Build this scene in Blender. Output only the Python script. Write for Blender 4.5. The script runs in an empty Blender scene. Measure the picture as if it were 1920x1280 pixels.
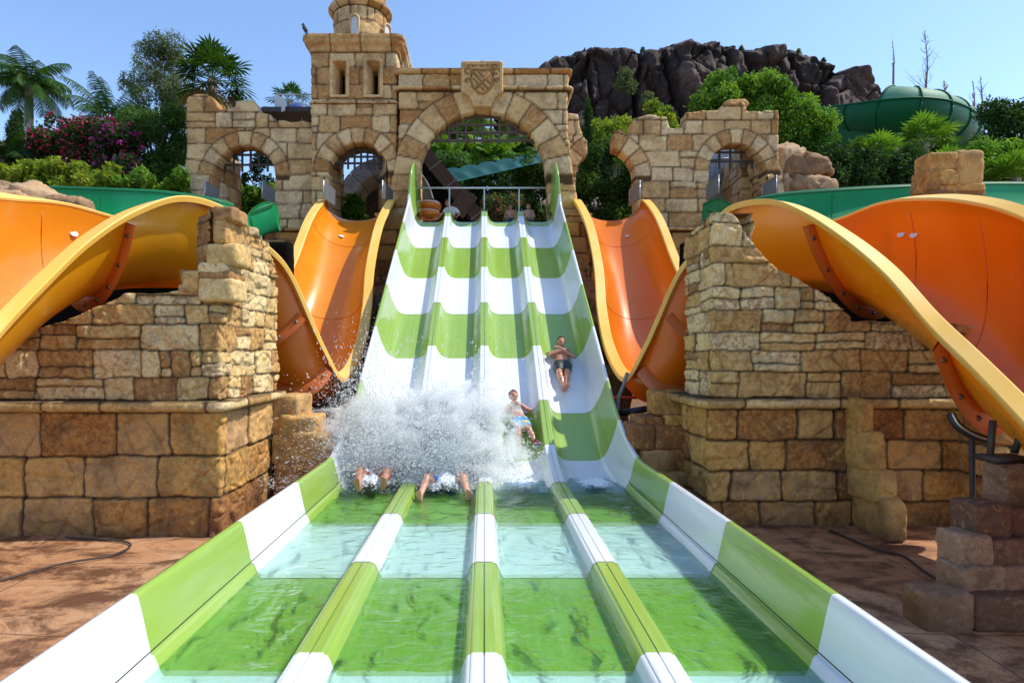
import bpy, math, random
import numpy as np
from mathutils import Vector
random.seed(7)
R = math.radians
# ------------------------------------------------------------------ camera, sky, sun, exposure
sc = bpy.context.scene
F = 1150.0; CX = 908.0; CY = 662.0; ZC = 2.3          # focal length and axis of the photograph in its own pixels
cam = bpy.data.objects.new('camera', bpy.data.cameras.new('camera'))
sc.collection.objects.link(cam); sc.camera = cam
cam.location = (0, 0, ZC); cam.rotation_euler = (R(90), 0, 0)
cam.data.sensor_width = 36; cam.data.lens = F / 1920 * 36
cam.data.shift_x = (960 - CX) / 1920; cam.data.shift_y = (CY - 640) / 1920
cam.data.clip_end = 3000; cam.data.clip_start = 0.05
SUN_EL, SUN_AZ = 53.0, 86.0
w = bpy.data.worlds.new('World'); sc.world = w; w.use_nodes = True
nt = w.node_tree; nt.nodes.clear()
sky = nt.nodes.new('ShaderNodeTexSky'); sky.sky_type = 'NISHITA'; sky.sun_disc = False
sky.sun_elevation = R(SUN_EL); sky.sun_rotation = R(SUN_AZ)
sky.air_density = 1.0; sky.dust_density = 0.4; sky.ozone_density = 4.0
bg = nt.nodes.new('ShaderNodeBackground'); bg.inputs[1].default_value = 0.15
wo = nt.nodes.new('ShaderNodeOutputWorld')
nt.links.new(sky.outputs[0], bg.inputs[0]); nt.links.new(bg.outputs[0], wo.inputs[0])
sl = bpy.data.lights.new('sun', 'SUN'); sl.energy = 2.85; sl.angle = R(0.5); sl.color = (1, .94, .82)
sun = bpy.data.objects.new('sun', sl); sc.collection.objects.link(sun)
sd = Vector((math.sin(R(SUN_AZ)) * math.cos(R(SUN_EL)), math.cos(R(SUN_AZ)) * math.cos(R(SUN_EL)), math.sin(R(SUN_EL))))
sun.rotation_euler = sd.to_track_quat('Z', 'Y').to_euler()
sc.view_settings.view_transform = 'Standard'; sc.view_settings.look = 'None'
sc.view_settings.exposure = 0.85; sc.view_settings.gamma = 1
sc.render.engine = 'CYCLES'
sc.cycles.max_bounces = 10; sc.cycles.volume_bounces = 5; sc.cycles.transparent_max_bounces = 16

def P(px, py, d):
    return ((px - CX) / F * d, d, ZC + (CY - py) / F * d)

# ------------------------------------------------------------------ numpy noise
def _h(ix, iy, iz, s):
    n = (ix.astype(np.int64) * 374761393 + iy.astype(np.int64) * 668265263 + iz.astype(np.int64) * 1274126177 + s * 974634777) & 0xffffffff
    n = ((n ^ (n >> 13)) * 1274126177) & 0xffffffff
    n = ((n ^ (n >> 16)) * 2246822519) & 0xffffffff
    return ((n ^ (n >> 15)) & 0xffffff) / float(0xffffff)
def vnoise(x, y, z, s=0):
    x, y, z = np.broadcast_arrays(np.asarray(x, float), np.asarray(y, float), np.asarray(z, float))
    ix, iy, iz = np.floor(x), np.floor(y), np.floor(z)
    fx, fy, fz = x - ix, y - iy, z - iz
    fx, fy, fz = [t * t * (3 - 2 * t) for t in (fx, fy, fz)]
    r = 0
    for a in (0, 1):
        for b in (0, 1):
            for c in (0, 1):
                r = r + _h(ix + a, iy + b, iz + c, s) * (fx if a else 1 - fx) * (fy if b else 1 - fy) * (fz if c else 1 - fz)
    return r * 2 - 1
def fbm(x, y, z, s=0, o=3):
    r = 0; a = 1.0; t = 0
    for i in range(o):
        r = r + a * vnoise(np.asarray(x) * 2 ** i, np.asarray(y) * 2 ** i, np.asarray(z) * 2 ** i, s + i); t += a; a *= .5
    return r / t
def worley(x, y, z, s=0):
    x, y, z = np.broadcast_arrays(np.asarray(x, float), np.asarray(y, float), np.asarray(z, float))
    ix, iy, iz = np.floor(x), np.floor(y), np.floor(z)
    f1 = np.full(x.shape, 9.); f2 = np.full(x.shape, 9.); cid = np.zeros(x.shape)
    for a in (-1, 0, 1):
        for b in (-1, 0, 1):
            for c in (-1, 0, 1):
                jx, jy, jz = ix + a, iy + b, iz + c
                d = np.sqrt((jx + _h(jx, jy, jz, s) - x) ** 2 + (jy + _h(jx, jy, jz, s + 1) - y) ** 2 + (jz + _h(jx, jy, jz, s + 2) - z) ** 2)
                n = d < f1
                f2 = np.where(n, f1, np.minimum(f2, d)); cid = np.where(n, _h(jx, jy, jz, s + 3), cid); f1 = np.where(n, d, f1)
    return f1, f2, cid
def sstep(a, b, x):
    t = np.clip((x - a) / (b - a), 0, 1); return t * t * (3 - 2 * t)

# ------------------------------------------------------------------ objects
COL = sc.collection
def tag(o, label=None, cat=None, group=None, kind=None):
    if label: o['label'] = label
    if cat: o['category'] = cat
    if group: o['group'] = group
    if kind: o['kind'] = kind
    return o
def thing(name, label, cat, loc=(0, 0, 0), group=None):
    o = bpy.data.objects.new(name, None); COL.objects.link(o); o.location = loc
    o.empty_display_size = .2
    return tag(o, label, cat, group)
class MB:
    """collects vertices, faces, vertex colours and material indices for ONE mesh object"""
    def __init__(s): s.v = []; s.f = []; s.c = []; s.m = []; s.n = 0
    def add(s, v, f, c=None, m=0):
        v = np.asarray(v, float).reshape(-1, 3)
        s.v.append(v)
        if isinstance(f, np.ndarray): f = f.tolist()
        k = s.n
        s.f.extend([[i + k for i in q] for q in f]); s.n += len(v)
        if c is None: c = (.5, 1, .5)
        c = np.asarray(c, float)
        if c.ndim == 1: c = np.tile(c, (len(v), 1))
        s.c.append(c)
        if isinstance(m, int): s.m.extend([m] * len(f))
        else: s.m.extend(list(m))
        return s
    def box(s, c, d, rz=0, col=None, m=0, ax=None):
        c = np.array(c, float); h = np.array(d, float) / 2
        p = np.array([[x, y, z] for z in (-1, 1) for y in (-1, 1) for x in (-1, 1)], float) * h
        if ax is not None: p = p @ np.array(ax, float)
        elif rz:
            q = p.copy(); q[:, 0] = p[:, 0] * math.cos(rz) - p[:, 1] * math.sin(rz); q[:, 1] = p[:, 0] * math.sin(rz) + p[:, 1] * math.cos(rz); p = q
        return s.add(p + c, [[0, 2, 3, 1], [4, 5, 7, 6], [0, 1, 5, 4], [2, 6, 7, 3], [0, 4, 6, 2], [1, 3, 7, 5]], col, m)
    def tube(s, pts, r, n=8, col=None, m=0, cap=True):
        pts = np.asarray(pts, float); k = len(pts); r = np.broadcast_to(np.asarray(r, float), (k,))
        t = np.gradient(pts, axis=0); t /= np.linalg.norm(t, axis=1)[:, None] + 1e-9
        up = np.array([0, 0, 1.]) if abs(t[:, 2]).mean() < .8 else np.array([1., 0, 0])
        a = np.cross(t, up); a /= np.linalg.norm(a, axis=1)[:, None] + 1e-9
        b = np.cross(t, a)
        th = np.arange(n) / n * 2 * math.pi
        v = pts[:, None, :] + r[:, None, None] * (a[:, None, :] * np.cos(th)[None, :, None] + b[:, None, :] * np.sin(th)[None, :, None])
        f = [[i * n + j, i * n + (j + 1) % n, (i + 1) * n + (j + 1) % n, (i + 1) * n + j] for i in range(k - 1) for j in range(n)]
        if cap: f += [list(range(n))[::-1], [(k - 1) * n + j for j in range(n)]]
        return s.add(v.reshape(-1, 3), f, col, m)
    def grid(s, pts, col=None, m=0, close=False):
        pts = np.asarray(pts, float); a, b = pts.shape[:2]
        i, j = np.meshgrid(np.arange(a - 1), np.arange(b - 1 + (1 if close else 0)), indexing='ij')
        j2 = (j + 1) % b
        f = np.stack([i * b + j, i * b + j2, (i + 1) * b + j2, (i + 1) * b + j], -1).reshape(-1, 4)
        if col is not None and np.asarray(col).ndim == 3: col = np.asarray(col).reshape(-1, 3)
        if not isinstance(m, int): m = np.repeat(np.asarray(m), f.shape[0] // (a - 1)).tolist()
        return s.add(pts.reshape(-1, 3), f, col, m)
    def strips(s, pts, close=False, col=None, ms=None):
        pts = np.asarray(pts, float); k = pts.shape[1]
        for j in range(k if close else k - 1):
            s.grid(np.stack([pts[:, j], pts[:, (j + 1) % k]], 1), col, 0 if ms is None else ms)
        return s
    def build(s, name, mats, parent=None, smooth=True, loc=None):
        v = np.concatenate(s.v); off = np.zeros(3)
        if parent is not None: off = np.array(parent.matrix_world.translation if False else root_loc(parent))
        elif loc is not None: off = np.array(loc, float)
        me = bpy.data.meshes.new(name)
        me.from_pydata((v - off).tolist(), [], s.f)
        if not isinstance(mats, (list, tuple)): mats = [mats]
        for mt in mats: me.materials.append(mt)
        if len(mats) > 1: me.polygons.foreach_set('material_index', np.array(s.m, dtype=np.int32))
        if smooth: me.polygons.foreach_set('use_smooth', np.ones(len(me.polygons), dtype=bool))
        ca = me.color_attributes.new('Col', 'FLOAT_COLOR', 'POINT')
        c = np.concatenate(s.c); c4 = np.ones((len(c), 4)); c4[:, :3] = c
        ca.data.foreach_set('color', c4.ravel())
        me.update()
        o = bpy.data.objects.new(name, me); COL.objects.link(o)
        if parent is not None: o.parent = parent
        elif loc is not None: o.location = loc
        return o
def root_loc(o):
    p = np.zeros(3)
    while o is not None:
        p = p + np.array(o.location); o = o.parent
    return p
def single(mb, name, mats, label, cat, loc=(0, 0, 0), group=None, smooth=True, kind=None):
    return tag(mb.build(name, mats, None, smooth, loc), label, cat, group, kind)

# ------------------------------------------------------------------ materials
def mat(name): 
    m = bpy.data.materials.new(name); m.use_nodes = True; t = m.node_tree; t.nodes.clear()
    return m, t
def N(t, kind, **kw):
    n = t.nodes.new('ShaderNode' + kind)
    for k, v in kw.items():
        if k.startswith('i_'): n.inputs[k[2:].replace('_', ' ')].default_value = v
        else: setattr(n, k, v)
    return n
def ramp(t, fac, stops):
    n = N(t, 'ValToRGB'); e = n.color_ramp.elements
    while len(e) < len(stops): e.new(.5)
    for i, (p, c) in enumerate(stops): e[i].position = p; e[i].color = (*c, 1)
    t.links.new(fac, n.inputs[0]); return n.outputs[0]
def noise(t, scale, detail=4, rough=.55, vec=None, dist=0):
    n = N(t, 'TexNoise'); n.inputs['Scale'].default_value = scale; n.inputs['Detail'].default_value = detail
    n.inputs['Roughness'].default_value = rough; n.inputs['Distortion'].default_value = dist
    if vec is not None: t.links.new(vec, n.inputs['Vector'])
    return n.outputs[0]
def math_(t, op, a, b=0.0, clamp=False):
    n = N(t, 'Math', operation=op, use_clamp=clamp)
    for i, x in enumerate((a, b)):
        if isinstance(x, (int, float)): n.inputs[i].default_value = x
        else: t.links.new(x, n.inputs[i])
    return n.outputs[0]
def mixc(t, fac, a, b, mode='MIX'):
    n = N(t, 'Mix', data_type='RGBA', blend_type=mode)
    for i, x in ((0, fac), (6, a), (7, b)):
        if isinstance(x, (int, float)): n.inputs[i].default_value = x
        elif isinstance(x, tuple): n.inputs[i].default_value = (*x, 1)
        else: t.links.new(x, n.inputs[i])
    return n.outputs[2]
def gpos(t): return N(t, 'NewGeometry').outputs['Position']
def bsdf(t, color, rough=.5, bump=None, bs=.2, bd=.02, coat=0, spec=.5, trans=None, extra=None):
    b = N(t, 'BsdfPrincipled')
    if isinstance(color, tuple): b.inputs['Base Color'].default_value = (*color, 1)
    else: t.links.new(color, b.inputs['Base Color'])
    if isinstance(rough, (int, float)): b.inputs['Roughness'].default_value = rough
    else: t.links.new(rough, b.inputs['Roughness'])
    b.inputs['Specular IOR Level'].default_value = spec
    b.inputs['Coat Weight'].default_value = coat; b.inputs['Coat Roughness'].default_value = .06
    if extra:
        for k, v in extra.items(): b.inputs[k].default_value = v
    if bump is not None:
        n = N(t, 'Bump'); n.inputs['Strength'].default_value = bs; n.inputs['Distance'].default_value = bd
        t.links.new(bump, n.inputs['Height']); t.links.new(n.outputs[0], b.inputs['Normal'])
    o = N(t, 'OutputMaterial')
    if trans:
        tr = N(t, 'BsdfTranslucent'); 
        if isinstance(trans[1], tuple): tr.inputs[0].default_value = (*trans[1], 1)
        else: t.links.new(trans[1], tr.inputs[0])
        mx = N(t, 'MixShader'); mx.inputs[0].default_value = trans[0]
        t.links.new(b.outputs[0], mx.inputs[1]); t.links.new(tr.outputs[0], mx.inputs[2]); t.links.new(mx.outputs[0], o.inputs[0])
    else: t.links.new(b.outputs[0], o.inputs[0])
    return b

def stone_mat(name, stops, mortar, scale=1.0, stain=.5, dark=(.10, .06, .035), bs=.5, wornc=(.66, .48, .26)):
    m, t = mat(name); pos = gpos(t)
    at = N(t, 'Attribute', attribute_name='Col'); sp = N(t, 'SeparateColor'); t.links.new(at.outputs['Color'], sp.inputs[0])
    n1 = noise(t, 2.6 * scale, 6, .65, pos); n2 = noise(t, 14 * scale, 5, .6, pos, .6); n3 = noise(t, 55 * scale, 4, .6, pos)
    f = math_(t, 'ADD', sp.outputs[0], math_(t, 'MULTIPLY', math_(t, 'SUBTRACT', n2, .5), 1.35), True)
    c = ramp(t, f, stops)
    # broad weathering: dark run-off stains and pale worn patches
    c = mixc(t, math_(t, 'MULTIPLY', ramp(t, n1, [(.48, (0, 0, 0)), (.66, (1, 1, 1))]), stain), c, dark)
    v = noise(t, 7 * scale, 6, .7, pos, 1.2)
    c = mixc(t, math_(t, 'MULTIPLY', ramp(t, v, [(.56, (0, 0, 0)), (.70, (1, 1, 1))]), .4), c, wornc)
    c = mixc(t, math_(t, 'MULTIPLY', ramp(t, n3, [(.35, (1, 1, 1)), (.5, (0, 0, 0))]), .35), c, dark)
    c = mixc(t, math_(t, 'SUBTRACT', 1, sp.outputs[1], True), c, mortar)
    gz = N(t, 'SeparateXYZ'); t.links.new(pos, gz.inputs[0]); nd_ = noise(t, 1.8, 5, .7, pos)
    damp = math_(t, 'MULTIPLY', math_(t, 'SUBTRACT', math_(t, 'MULTIPLY', nd_, 1.5), math_(t, 'ADD', math_(t, 'MULTIPLY', gz.outputs[2], 1.6), .12), True), 1.6, True)
    c = mixc(t, math_(t, 'MULTIPLY', damp, .6), c, (.12, .055, .03))      # splashed, muddy foot of the walls
    h = math_(t, 'ADD', math_(t, 'MULTIPLY', n2, .7), math_(t, 'MULTIPLY', n3, .4))
    bsdf(t, c, .82, h, bs, .03, spec=.25)
    return m
M = {}
M['castle'] = stone_mat('castle_stone', [(0, (.42, .195, .055)), (.3, (.58, .355, .15)), (.6, (.68, .455, .21)), (.85, (.76, .57, .32)), (1, (.56, .40, .22))], (.09, .045, .018), .7, .55, (.20, .10, .04))
M['ashlar'] = stone_mat('ashlar_stone', [(0, (.32, .155, .055)), (.3, (.53, .305, .105)), (.6, (.66, .44, .17)), (.85, (.79, .60, .32)), (1, (.42, .28, .15))], (.045, .028, .016), 1.0, .42)
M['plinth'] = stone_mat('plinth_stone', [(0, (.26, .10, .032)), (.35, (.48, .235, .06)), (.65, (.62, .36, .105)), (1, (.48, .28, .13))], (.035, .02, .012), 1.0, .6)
M['pinkstone'] = stone_mat('pillar_stone', [(0, (.15, .07, .045)), (.5, (.28, .15, .09)), (1, (.38, .24, .15))], (.05, .03, .02), 1.2, .7)
M['boulder'] = stone_mat('boulder_stone', [(0, (.26, .14, .07)), (.5, (.40, .24, .13)), (1, (.50, .34, .20))], (.05, .03, .02), 1.0, .6)
M['darkrock'] = stone_mat('dark_rock', [(0, (.06, .045, .04)), (.5, (.12, .085, .07)), (1, (.2, .15, .12))], (.02, .015, .01), .8, .6, (.03, .02, .02))

def plastic(name, col, col2, rough=.22, coat=.3, streak=.25, trans=None, dirt=None, spec=.5, nscale=1.2, bs=.03, flow=None):
    m, t = mat(name); pos = gpos(t)
    mp = N(t, 'Mapping'); mp.inputs['Scale'].default_value = (1, .35, .6); t.links.new(pos, mp.inputs[0])
    n = noise(t, nscale, 5, .6, mp.outputs[0]); n2 = noise(t, 40, 3, .5, pos)
    c = mixc(t, math_(t, 'MULTIPLY', ramp(t, n, [(.4, (0, 0, 0)), (.68, (1, 1, 1))]), streak), col, col2)
    if dirt: 
        nd = noise(t, 3.5, 8, .75, pos, .8)
        c = mixc(t, math_(t, 'MULTIPLY', ramp(t, nd, [(.58, (0, 0, 0)), (.75, (1, 1, 1))]), dirt[0]), c, dirt[1])
    r = math_(t, 'ADD', rough, math_(t, 'MULTIPLY', n, .18))
    hb = noise(t, 2.2, 2, .5, pos)
    if flow:
        mf = N(t, 'Mapping'); mf.inputs['Scale'].default_value = flow; t.links.new(pos, mf.inputs[0]); nf_ = noise(t, 1, 5, .6, mf.outputs[0], .4)
        hb = math_(t, 'ADD', hb, math_(t, 'MULTIPLY', nf_, 1.4)); c = mixc(t, math_(t, 'MULTIPLY', ramp(t, nf_, [(.5, (0, 0, 0)), (.72, (1, 1, 1))]), .12), c, (.62, .68, .56)); bs = .16
    bsdf(t, c, r, hb, bs, .05, coat=coat, trans=trans, spec=spec)
    return m
M['green'] = plastic('green_gelcoat', (.25, .40, .055), (.31, .45, .10), .12, .4, .5, dirt=(.12, (.4, .5, .2)), flow=(16, .7, .7))
M['white'] = plastic('white_gelcoat', (.72, .74, .76), (.66, .71, .73), .12, .4, .4, dirt=(.3, (.56, .58, .52)), flow=(16, .7, .7))
M['orange_l'] = plastic('amber_gelcoat_inside', (.80, .25, .005), (.82, .36, .03), .14, .3, .6, dirt=(.5, (.84, .44, .10)), trans=(.18, (.95, .35, .01)))
M['orange_in'] = plastic('orange_gelcoat_inside', (.74, .17, .002), (.78, .25, .006), .16, .2, .6, dirt=(.25, (.85, .40, .10)), trans=(.18, (.95, .25, .005)))
M['orange_out'] = plastic('yellow_orange_gelcoat_outside', (.88, .42, .010), (.86, .36, .012), .2, .3, .6, dirt=(.3, (.66, .24, .02)), trans=(.24, (1.0, .50, .012)))
M['orange_drop'] = plastic('deep_orange_drop_shell', (.70, .17, .006), (.62, .13, .008), .22, .3, .5, dirt=(.3, (.45, .10, .01)), trans=(.15, (1.0, .30, .01)))  # same outer shell, coloured a deeper orange along the drop
M['rim'] = plastic('weathered_yellow_rim', (.84, .46, .07), (.86, .56, .18), .45, .0, .8, dirt=(.3, (.72, .30, .06)))
M['flange'] = plastic('red_orange_flange', (.62, .13, .018), (.55, .16, .03), .3, .2, .5)
M['flume'] = plastic('teal_flume_inside', (.004, .20, .06), (.02, .29, .13), .35, .0, .7, spec=.25)
M['flume_rim'] = plastic('green_flume_rim', (.001, .10, .025), (.005, .14, .05), .4, .0, .5, spec=.25)
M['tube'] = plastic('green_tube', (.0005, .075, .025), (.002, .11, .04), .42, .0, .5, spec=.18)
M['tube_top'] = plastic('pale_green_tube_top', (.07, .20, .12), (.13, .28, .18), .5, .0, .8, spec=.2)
def simple(name, col, rough=.5, metal=0, nscale=8, var=.3, bs=.1, trans=None, **k):
    m, t = mat(name); pos = gpos(t); n = noise(t, nscale, 4, .6, pos)
    c2 = tuple(x * (1 - var) for x in col)
    c = mixc(t, n, col, c2)
    b = bsdf(t, c, rough, n, bs, .02, trans=trans, **k); b.inputs['Metallic'].default_value = metal
    return m
M['metal'] = simple('galvanised_metal', (.6, .62, .64), .35, .8)
M['bolt'] = simple('bolt_metal', (.16, .15, .14), .35, .7)
M['steelwhite'] = simple('white_painted_steel', (.7, .72, .74), .35)
M['iron'] = simple('dark_iron', (.05, .04, .035), .6)
M['black'] = simple('black_rubber', (.015, .015, .017), .5)
M['hose'] = simple('grey_pipe', (.25, .25, .24), .5)
M['redpipe'] = simple('red_pipe', (.5, .05, .03), .5)
M['beam'] = simple('dark_wood_beam', (.13, .085, .07), .75, nscale=20, var=.6, bs=.4)
M['plank'] = simple('pale_grey_planks', (.45, .44, .45), .8, nscale=15, var=.5, bs=.4)
M['greystone'] = stone_mat('grey_wheel_stone', [(0, (.22, .22, .22)), (.5, (.33, .33, .33)), (1, (.42, .41, .40))], (.06, .06, .06), .8, .4, (.1, .1, .1))
M['panel'] = simple('grey_panel', (.20, .20, .21), .45, .3)
M['fabric'] = simple('teal_fabric', (.005, .12, .12), .7, nscale=3, var=.3, trans=(.25, (.01, .25, .27)))
M['ring'] = simple('orange_ring', (.85, .22, .02), .3, var=.1)
M['ring_white'] = simple('white_ring_top', (.85, .78, .7), .35, var=.1)
M['blue'] = simple('blue_canopy', (.03, .10, .38), .5)
M['paper'] = simple('white_sticker', (.75, .75, .72), .5, var=.2)
M['bird'] = simple('bird_plumage', (.03, .03, .04), .6)
M['windowpale'] = simple('pale_window_panel', (.62, .66, .66), .5, var=.25)
M['deep'] = simple('shade_black', (.012, .010, .008), 1.0, spec=0)  # near-black colour that stands in for shade in openings and interiors
M['hose_dark'] = simple('dark_cable', (.06, .04, .03), .6)
M['bluepost'] = simple('blue_painted_steel', (.12, .22, .45), .5)
M['lump'] = M['pinkstone']
def leaf_mat(name, dark, light, tr=.35, rough=.45, spec=.35):
    m, t = mat(name)
    at = N(t, 'Attribute', attribute_name='Col'); sp = N(t, 'SeparateColor'); t.links.new(at.outputs['Color'], sp.inputs[0])
    c = ramp(t, sp.outputs[0], [(0, dark), (1, light)])
    tl = mixc(t, 1.0, c, (1.3, 1.35, .5), 'MULTIPLY')
    bsdf(t, c, .6, spec=.12, trans=(tr, tl))
    return m
M['leaf_mid'] = leaf_mat('mid_green_leaves', (.02, .06, .015), (.10, .19, .04))
M['leaf_bright'] = leaf_mat('bright_green_leaves', (.05, .14, .015), (.19, .33, .04))
M['leaf_yellow'] = leaf_mat('yellow_green_leaves', (.09, .17, .02), (.33, .38, .04))
M['leaf_dark'] = leaf_mat('dark_green_leaves', (.012, .035, .012), (.05, .11, .025))
M['leaf_olive'] = leaf_mat('olive_leaves', (.045, .075, .03), (.17, .20, .09))
M['leaf_palm'] = leaf_mat('palm_leaves', (.012, .045, .010), (.075, .155, .028), .25, .3, .5)
M['leaf_dry'] = leaf_mat('dry_palm_leaves', (.16, .12, .05), (.35, .27, .12))
M['flower'] = leaf_mat('pink_flowers', (.30, .012, .07), (.62, .05, .16), .3)
M['flower2'] = leaf_mat('magenta_flowers', (.22, .015, .16), (.45, .06, .32), .3)
M['bark'] = simple('tree_bark', (.22, .17, .13), .9, nscale=12, var=.5, bs=.5)
M['palmbark'] = simple('pale_palm_bark', (.36, .33, .29), .85, nscale=10, var=.4, bs=.4)
M['crownshaft'] = simple('green_crownshaft', (.08, .16, .05), .5)
M['twig'] = simple('bare_twigs', (.25, .2, .17), .9)

# ground
m, t = mat('earth_concrete'); M['ground'] = m
pos = gpos(t); n1 = noise(t, .55, 8, .7, pos, .6); n2 = noise(t, 6, 8, .75, pos, 1.0); n3 = noise(t, 45, 4, .6, pos)
mp = N(t, 'Mapping'); mp.inputs['Scale'].default_value = (1, 1.5, 1); t.links.new(pos, mp.inputs[0])
n4 = noise(t, 1.5, 11, .74, mp.outputs[0], .5)
c = ramp(t, n1, [(.3, (.36, .145, .055)), (.5, (.45, .23, .105)), (.7, (.53, .35, .21))])
c = mixc(t, ramp(t, n4, [(.46, (0, 0, 0)), (.58, (.92, .92, .92))]), c, (.10, .042, .022))
c = mixc(t, math_(t, 'MULTIPLY', ramp(t, n2, [(.52, (0, 0, 0)), (.66, (1, 1, 1))]), .55), c, (.17, .075, .04))
c = mixc(t, math_(t, 'MULTIPLY', ramp(t, n3, [(.4, (1, 1, 1)), (.5, (0, 0, 0))]), .3), c, (.20, .10, .06))
bt = N(t, 'TexBrick'); bt.inputs['Scale'].default_value = 1; bt.inputs['Brick Width'].default_value = 2.3; bt.inputs['Row Height'].default_value = 1.7; bt.inputs['Mortar Size'].default_value = .012; bt.inputs['Mortar Smooth'].default_value = .6; bt.offset = .3
dv = N(t, 'VectorMath', operation='ADD'); dn_ = N(t, 'TexNoise'); dn_.inputs['Scale'].default_value = 1.3; t.links.new(pos, dn_.inputs['Vector']); sc_ = N(t, 'VectorMath', operation='SCALE'); sc_.inputs['Scale'].default_value = .16; t.links.new(dn_.outputs['Color'], sc_.inputs[0]); t.links.new(pos, dv.inputs[0]); t.links.new(sc_.outputs[0], dv.inputs[1]); t.links.new(dv.outputs[0], bt.inputs['Vector'])
c = mixc(t, math_(t, 'MULTIPLY', bt.outputs['Fac'], .75), c, (.07, .03, .018))
rr = ramp(t, n4, [(.45, (.85, .85, .85)), (.62, (.35, .35, .35))])
bsdf(t, c, rr, math_(t, 'ADD', n2, math_(t, 'MULTIPLY', n3, .4)), .5, .03, spec=.4)
# far hillside scree
M['scree'] = stone_mat('scree_slope', [(0, (.10, .065, .07)), (.5, (.19, .13, .13)), (1, (.28, .21, .19))], (.05, .03, .03), .25, .5, (.05, .035, .035))
M['cliff'] = stone_mat('dark_cliff_rock', [(0, (.026, .016, .013)), (.45, (.058, .036, .030)), (.8, (.12, .072, .056)), (1, (.22, .15, .12))], (.008, .006, .006), .22, .5, (.012, .009, .008), .9, (.13, .09, .075))

# water: tinted, rippled, see-through
m, t = mat('pool_water'); M['water'] = m
pos = gpos(t); mp = N(t, 'Mapping'); mp.inputs['Scale'].default_value = (1, .8, 1); t.links.new(pos, mp.inputs[0])
wa = noise(t, 2.4, 2, .4, mp.outputs[0], 1.4)
mp2 = N(t, 'Mapping'); mp2.inputs['Scale'].default_value = (1.0, 2.6, 1); t.links.new(pos, mp2.inputs[0])
wb = noise(t, 3.6, 2, .45, mp2.outputs[0], .8)
hh = math_(t, 'ADD', math_(t, 'MULTIPLY', wa, 1.0), math_(t, 'MULTIPLY', wb, .36))
bp = N(t, 'Bump'); bp.inputs['Strength'].default_value = 1; bp.inputs['Distance'].default_value = .05; t.links.new(hh, bp.inputs['Height'])
tr = N(t, 'BsdfTransparent'); tr.inputs[0].default_value = (.76, .965, .92, 1)
rf = N(t, 'BsdfRefraction'); rf.inputs['Color'].default_value = (.76, .965, .92, 1); rf.inputs['IOR'].default_value = 1.33; rf.inputs['Roughness'].default_value = 0
gl = N(t, 'BsdfGlossy'); gl.inputs['Roughness'].default_value = .01
t.links.new(bp.outputs[0], rf.inputs['Normal']); t.links.new(bp.outputs[0], gl.inputs['Normal'])
m1 = N(t, 'MixShader'); m1.inputs[0].default_value = .3
t.links.new(tr.outputs[0], m1.inputs[1]); t.links.new(rf.outputs[0], m1.inputs[2])
fr = N(t, 'Fresnel'); fr.inputs[0].default_value = 1.42; t.links.new(bp.outputs[0], fr.inputs['Normal'])
m2 = N(t, 'MixShader'); t.links.new(fr.outputs[0], m2.inputs[0]); t.links.new(m1.outputs[0], m2.inputs[1]); t.links.new(gl.outputs[0], m2.inputs[2])
o = N(t, 'OutputMaterial'); t.links.new(m2.outputs[0], o.inputs[0])
# spray and foam
m, t = mat('spray_water'); M['spray'] = m
b = N(t, 'BsdfDiffuse'); b.inputs[0].default_value = (.93, .96, .97, 1); tl = N(t, 'BsdfTranslucent'); tl.inputs[0].default_value = (.93, .96, .97, 1); tp = N(t, 'BsdfTransparent')
mx = N(t, 'MixShader'); mx.inputs[0].default_value = .5; t.links.new(b.outputs[0], mx.inputs[1]); t.links.new(tl.outputs[0], mx.inputs[2])
mx2 = N(t, 'MixShader'); mx2.inputs[0].default_value = .5; t.links.new(mx.outputs[0], mx2.inputs[1]); t.links.new(tp.outputs[0], mx2.inputs[2]); o = N(t, 'OutputMaterial'); t.links.new(mx2.outputs[0], o.inputs[0])
m, t = mat('spray_mist'); M['mist'] = m
tc_ = N(t, 'TexCoord'); vm = N(t, 'VectorMath', operation='LENGTH'); t.links.new(tc_.outputs['Object'], vm.inputs[0])
nm = math_(t, 'ADD', math_(t, 'MULTIPLY', math_(t, 'SUBTRACT', noise(t, 2.4, 6, .68, gpos(t), 1.2), .5), 2.1), .40)
dn = math_(t, 'MULTIPLY', math_(t, 'SUBTRACT', math_(t, 'ADD', nm, .42), vm.outputs['Value'], True), 46.0)
pv = N(t, 'VolumePrincipled'); pv.inputs['Color'].default_value = (.97, .985, .99, 1); t.links.new(dn, pv.inputs['Density']); o = N(t, 'OutputMaterial'); t.links.new(pv.outputs[0], o.inputs['Volume'])
m, t = mat('foam'); M['foam'] = m
pos = gpos(t); nf = noise(t, 22, 6, .7, pos, .5)
b = N(t, 'BsdfPrincipled'); b.inputs['Base Color'].default_value = (.86, .93, .95, 1); b.inputs['Roughness'].default_value = .35
bp = N(t, 'Bump'); bp.inputs['Strength'].default_value = .6; bp.inputs['Distance'].default_value = .03; t.links.new(nf, bp.inputs['Height']); t.links.new(bp.outputs[0], b.inputs['Normal'])
at = N(t, 'Attribute', attribute_name='Col'); sp = N(t, 'SeparateColor'); t.links.new(at.outputs['Color'], sp.inputs[0])
tp = N(t, 'BsdfTransparent'); mx = N(t, 'MixShader')
fa = math_(t, 'MULTIPLY', math_(t, 'SUBTRACT', math_(t, 'ADD', sp.outputs[0], nf), .82), 4.0, True)
t.links.new(fa, mx.inputs[0]); t.links.new(tp.outputs[0], mx.inputs[1]); t.links.new(b.outputs[0], mx.inputs[2])
o = N(t, 'OutputMaterial'); t.links.new(mx.outputs[0], o.inputs[0])
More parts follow.
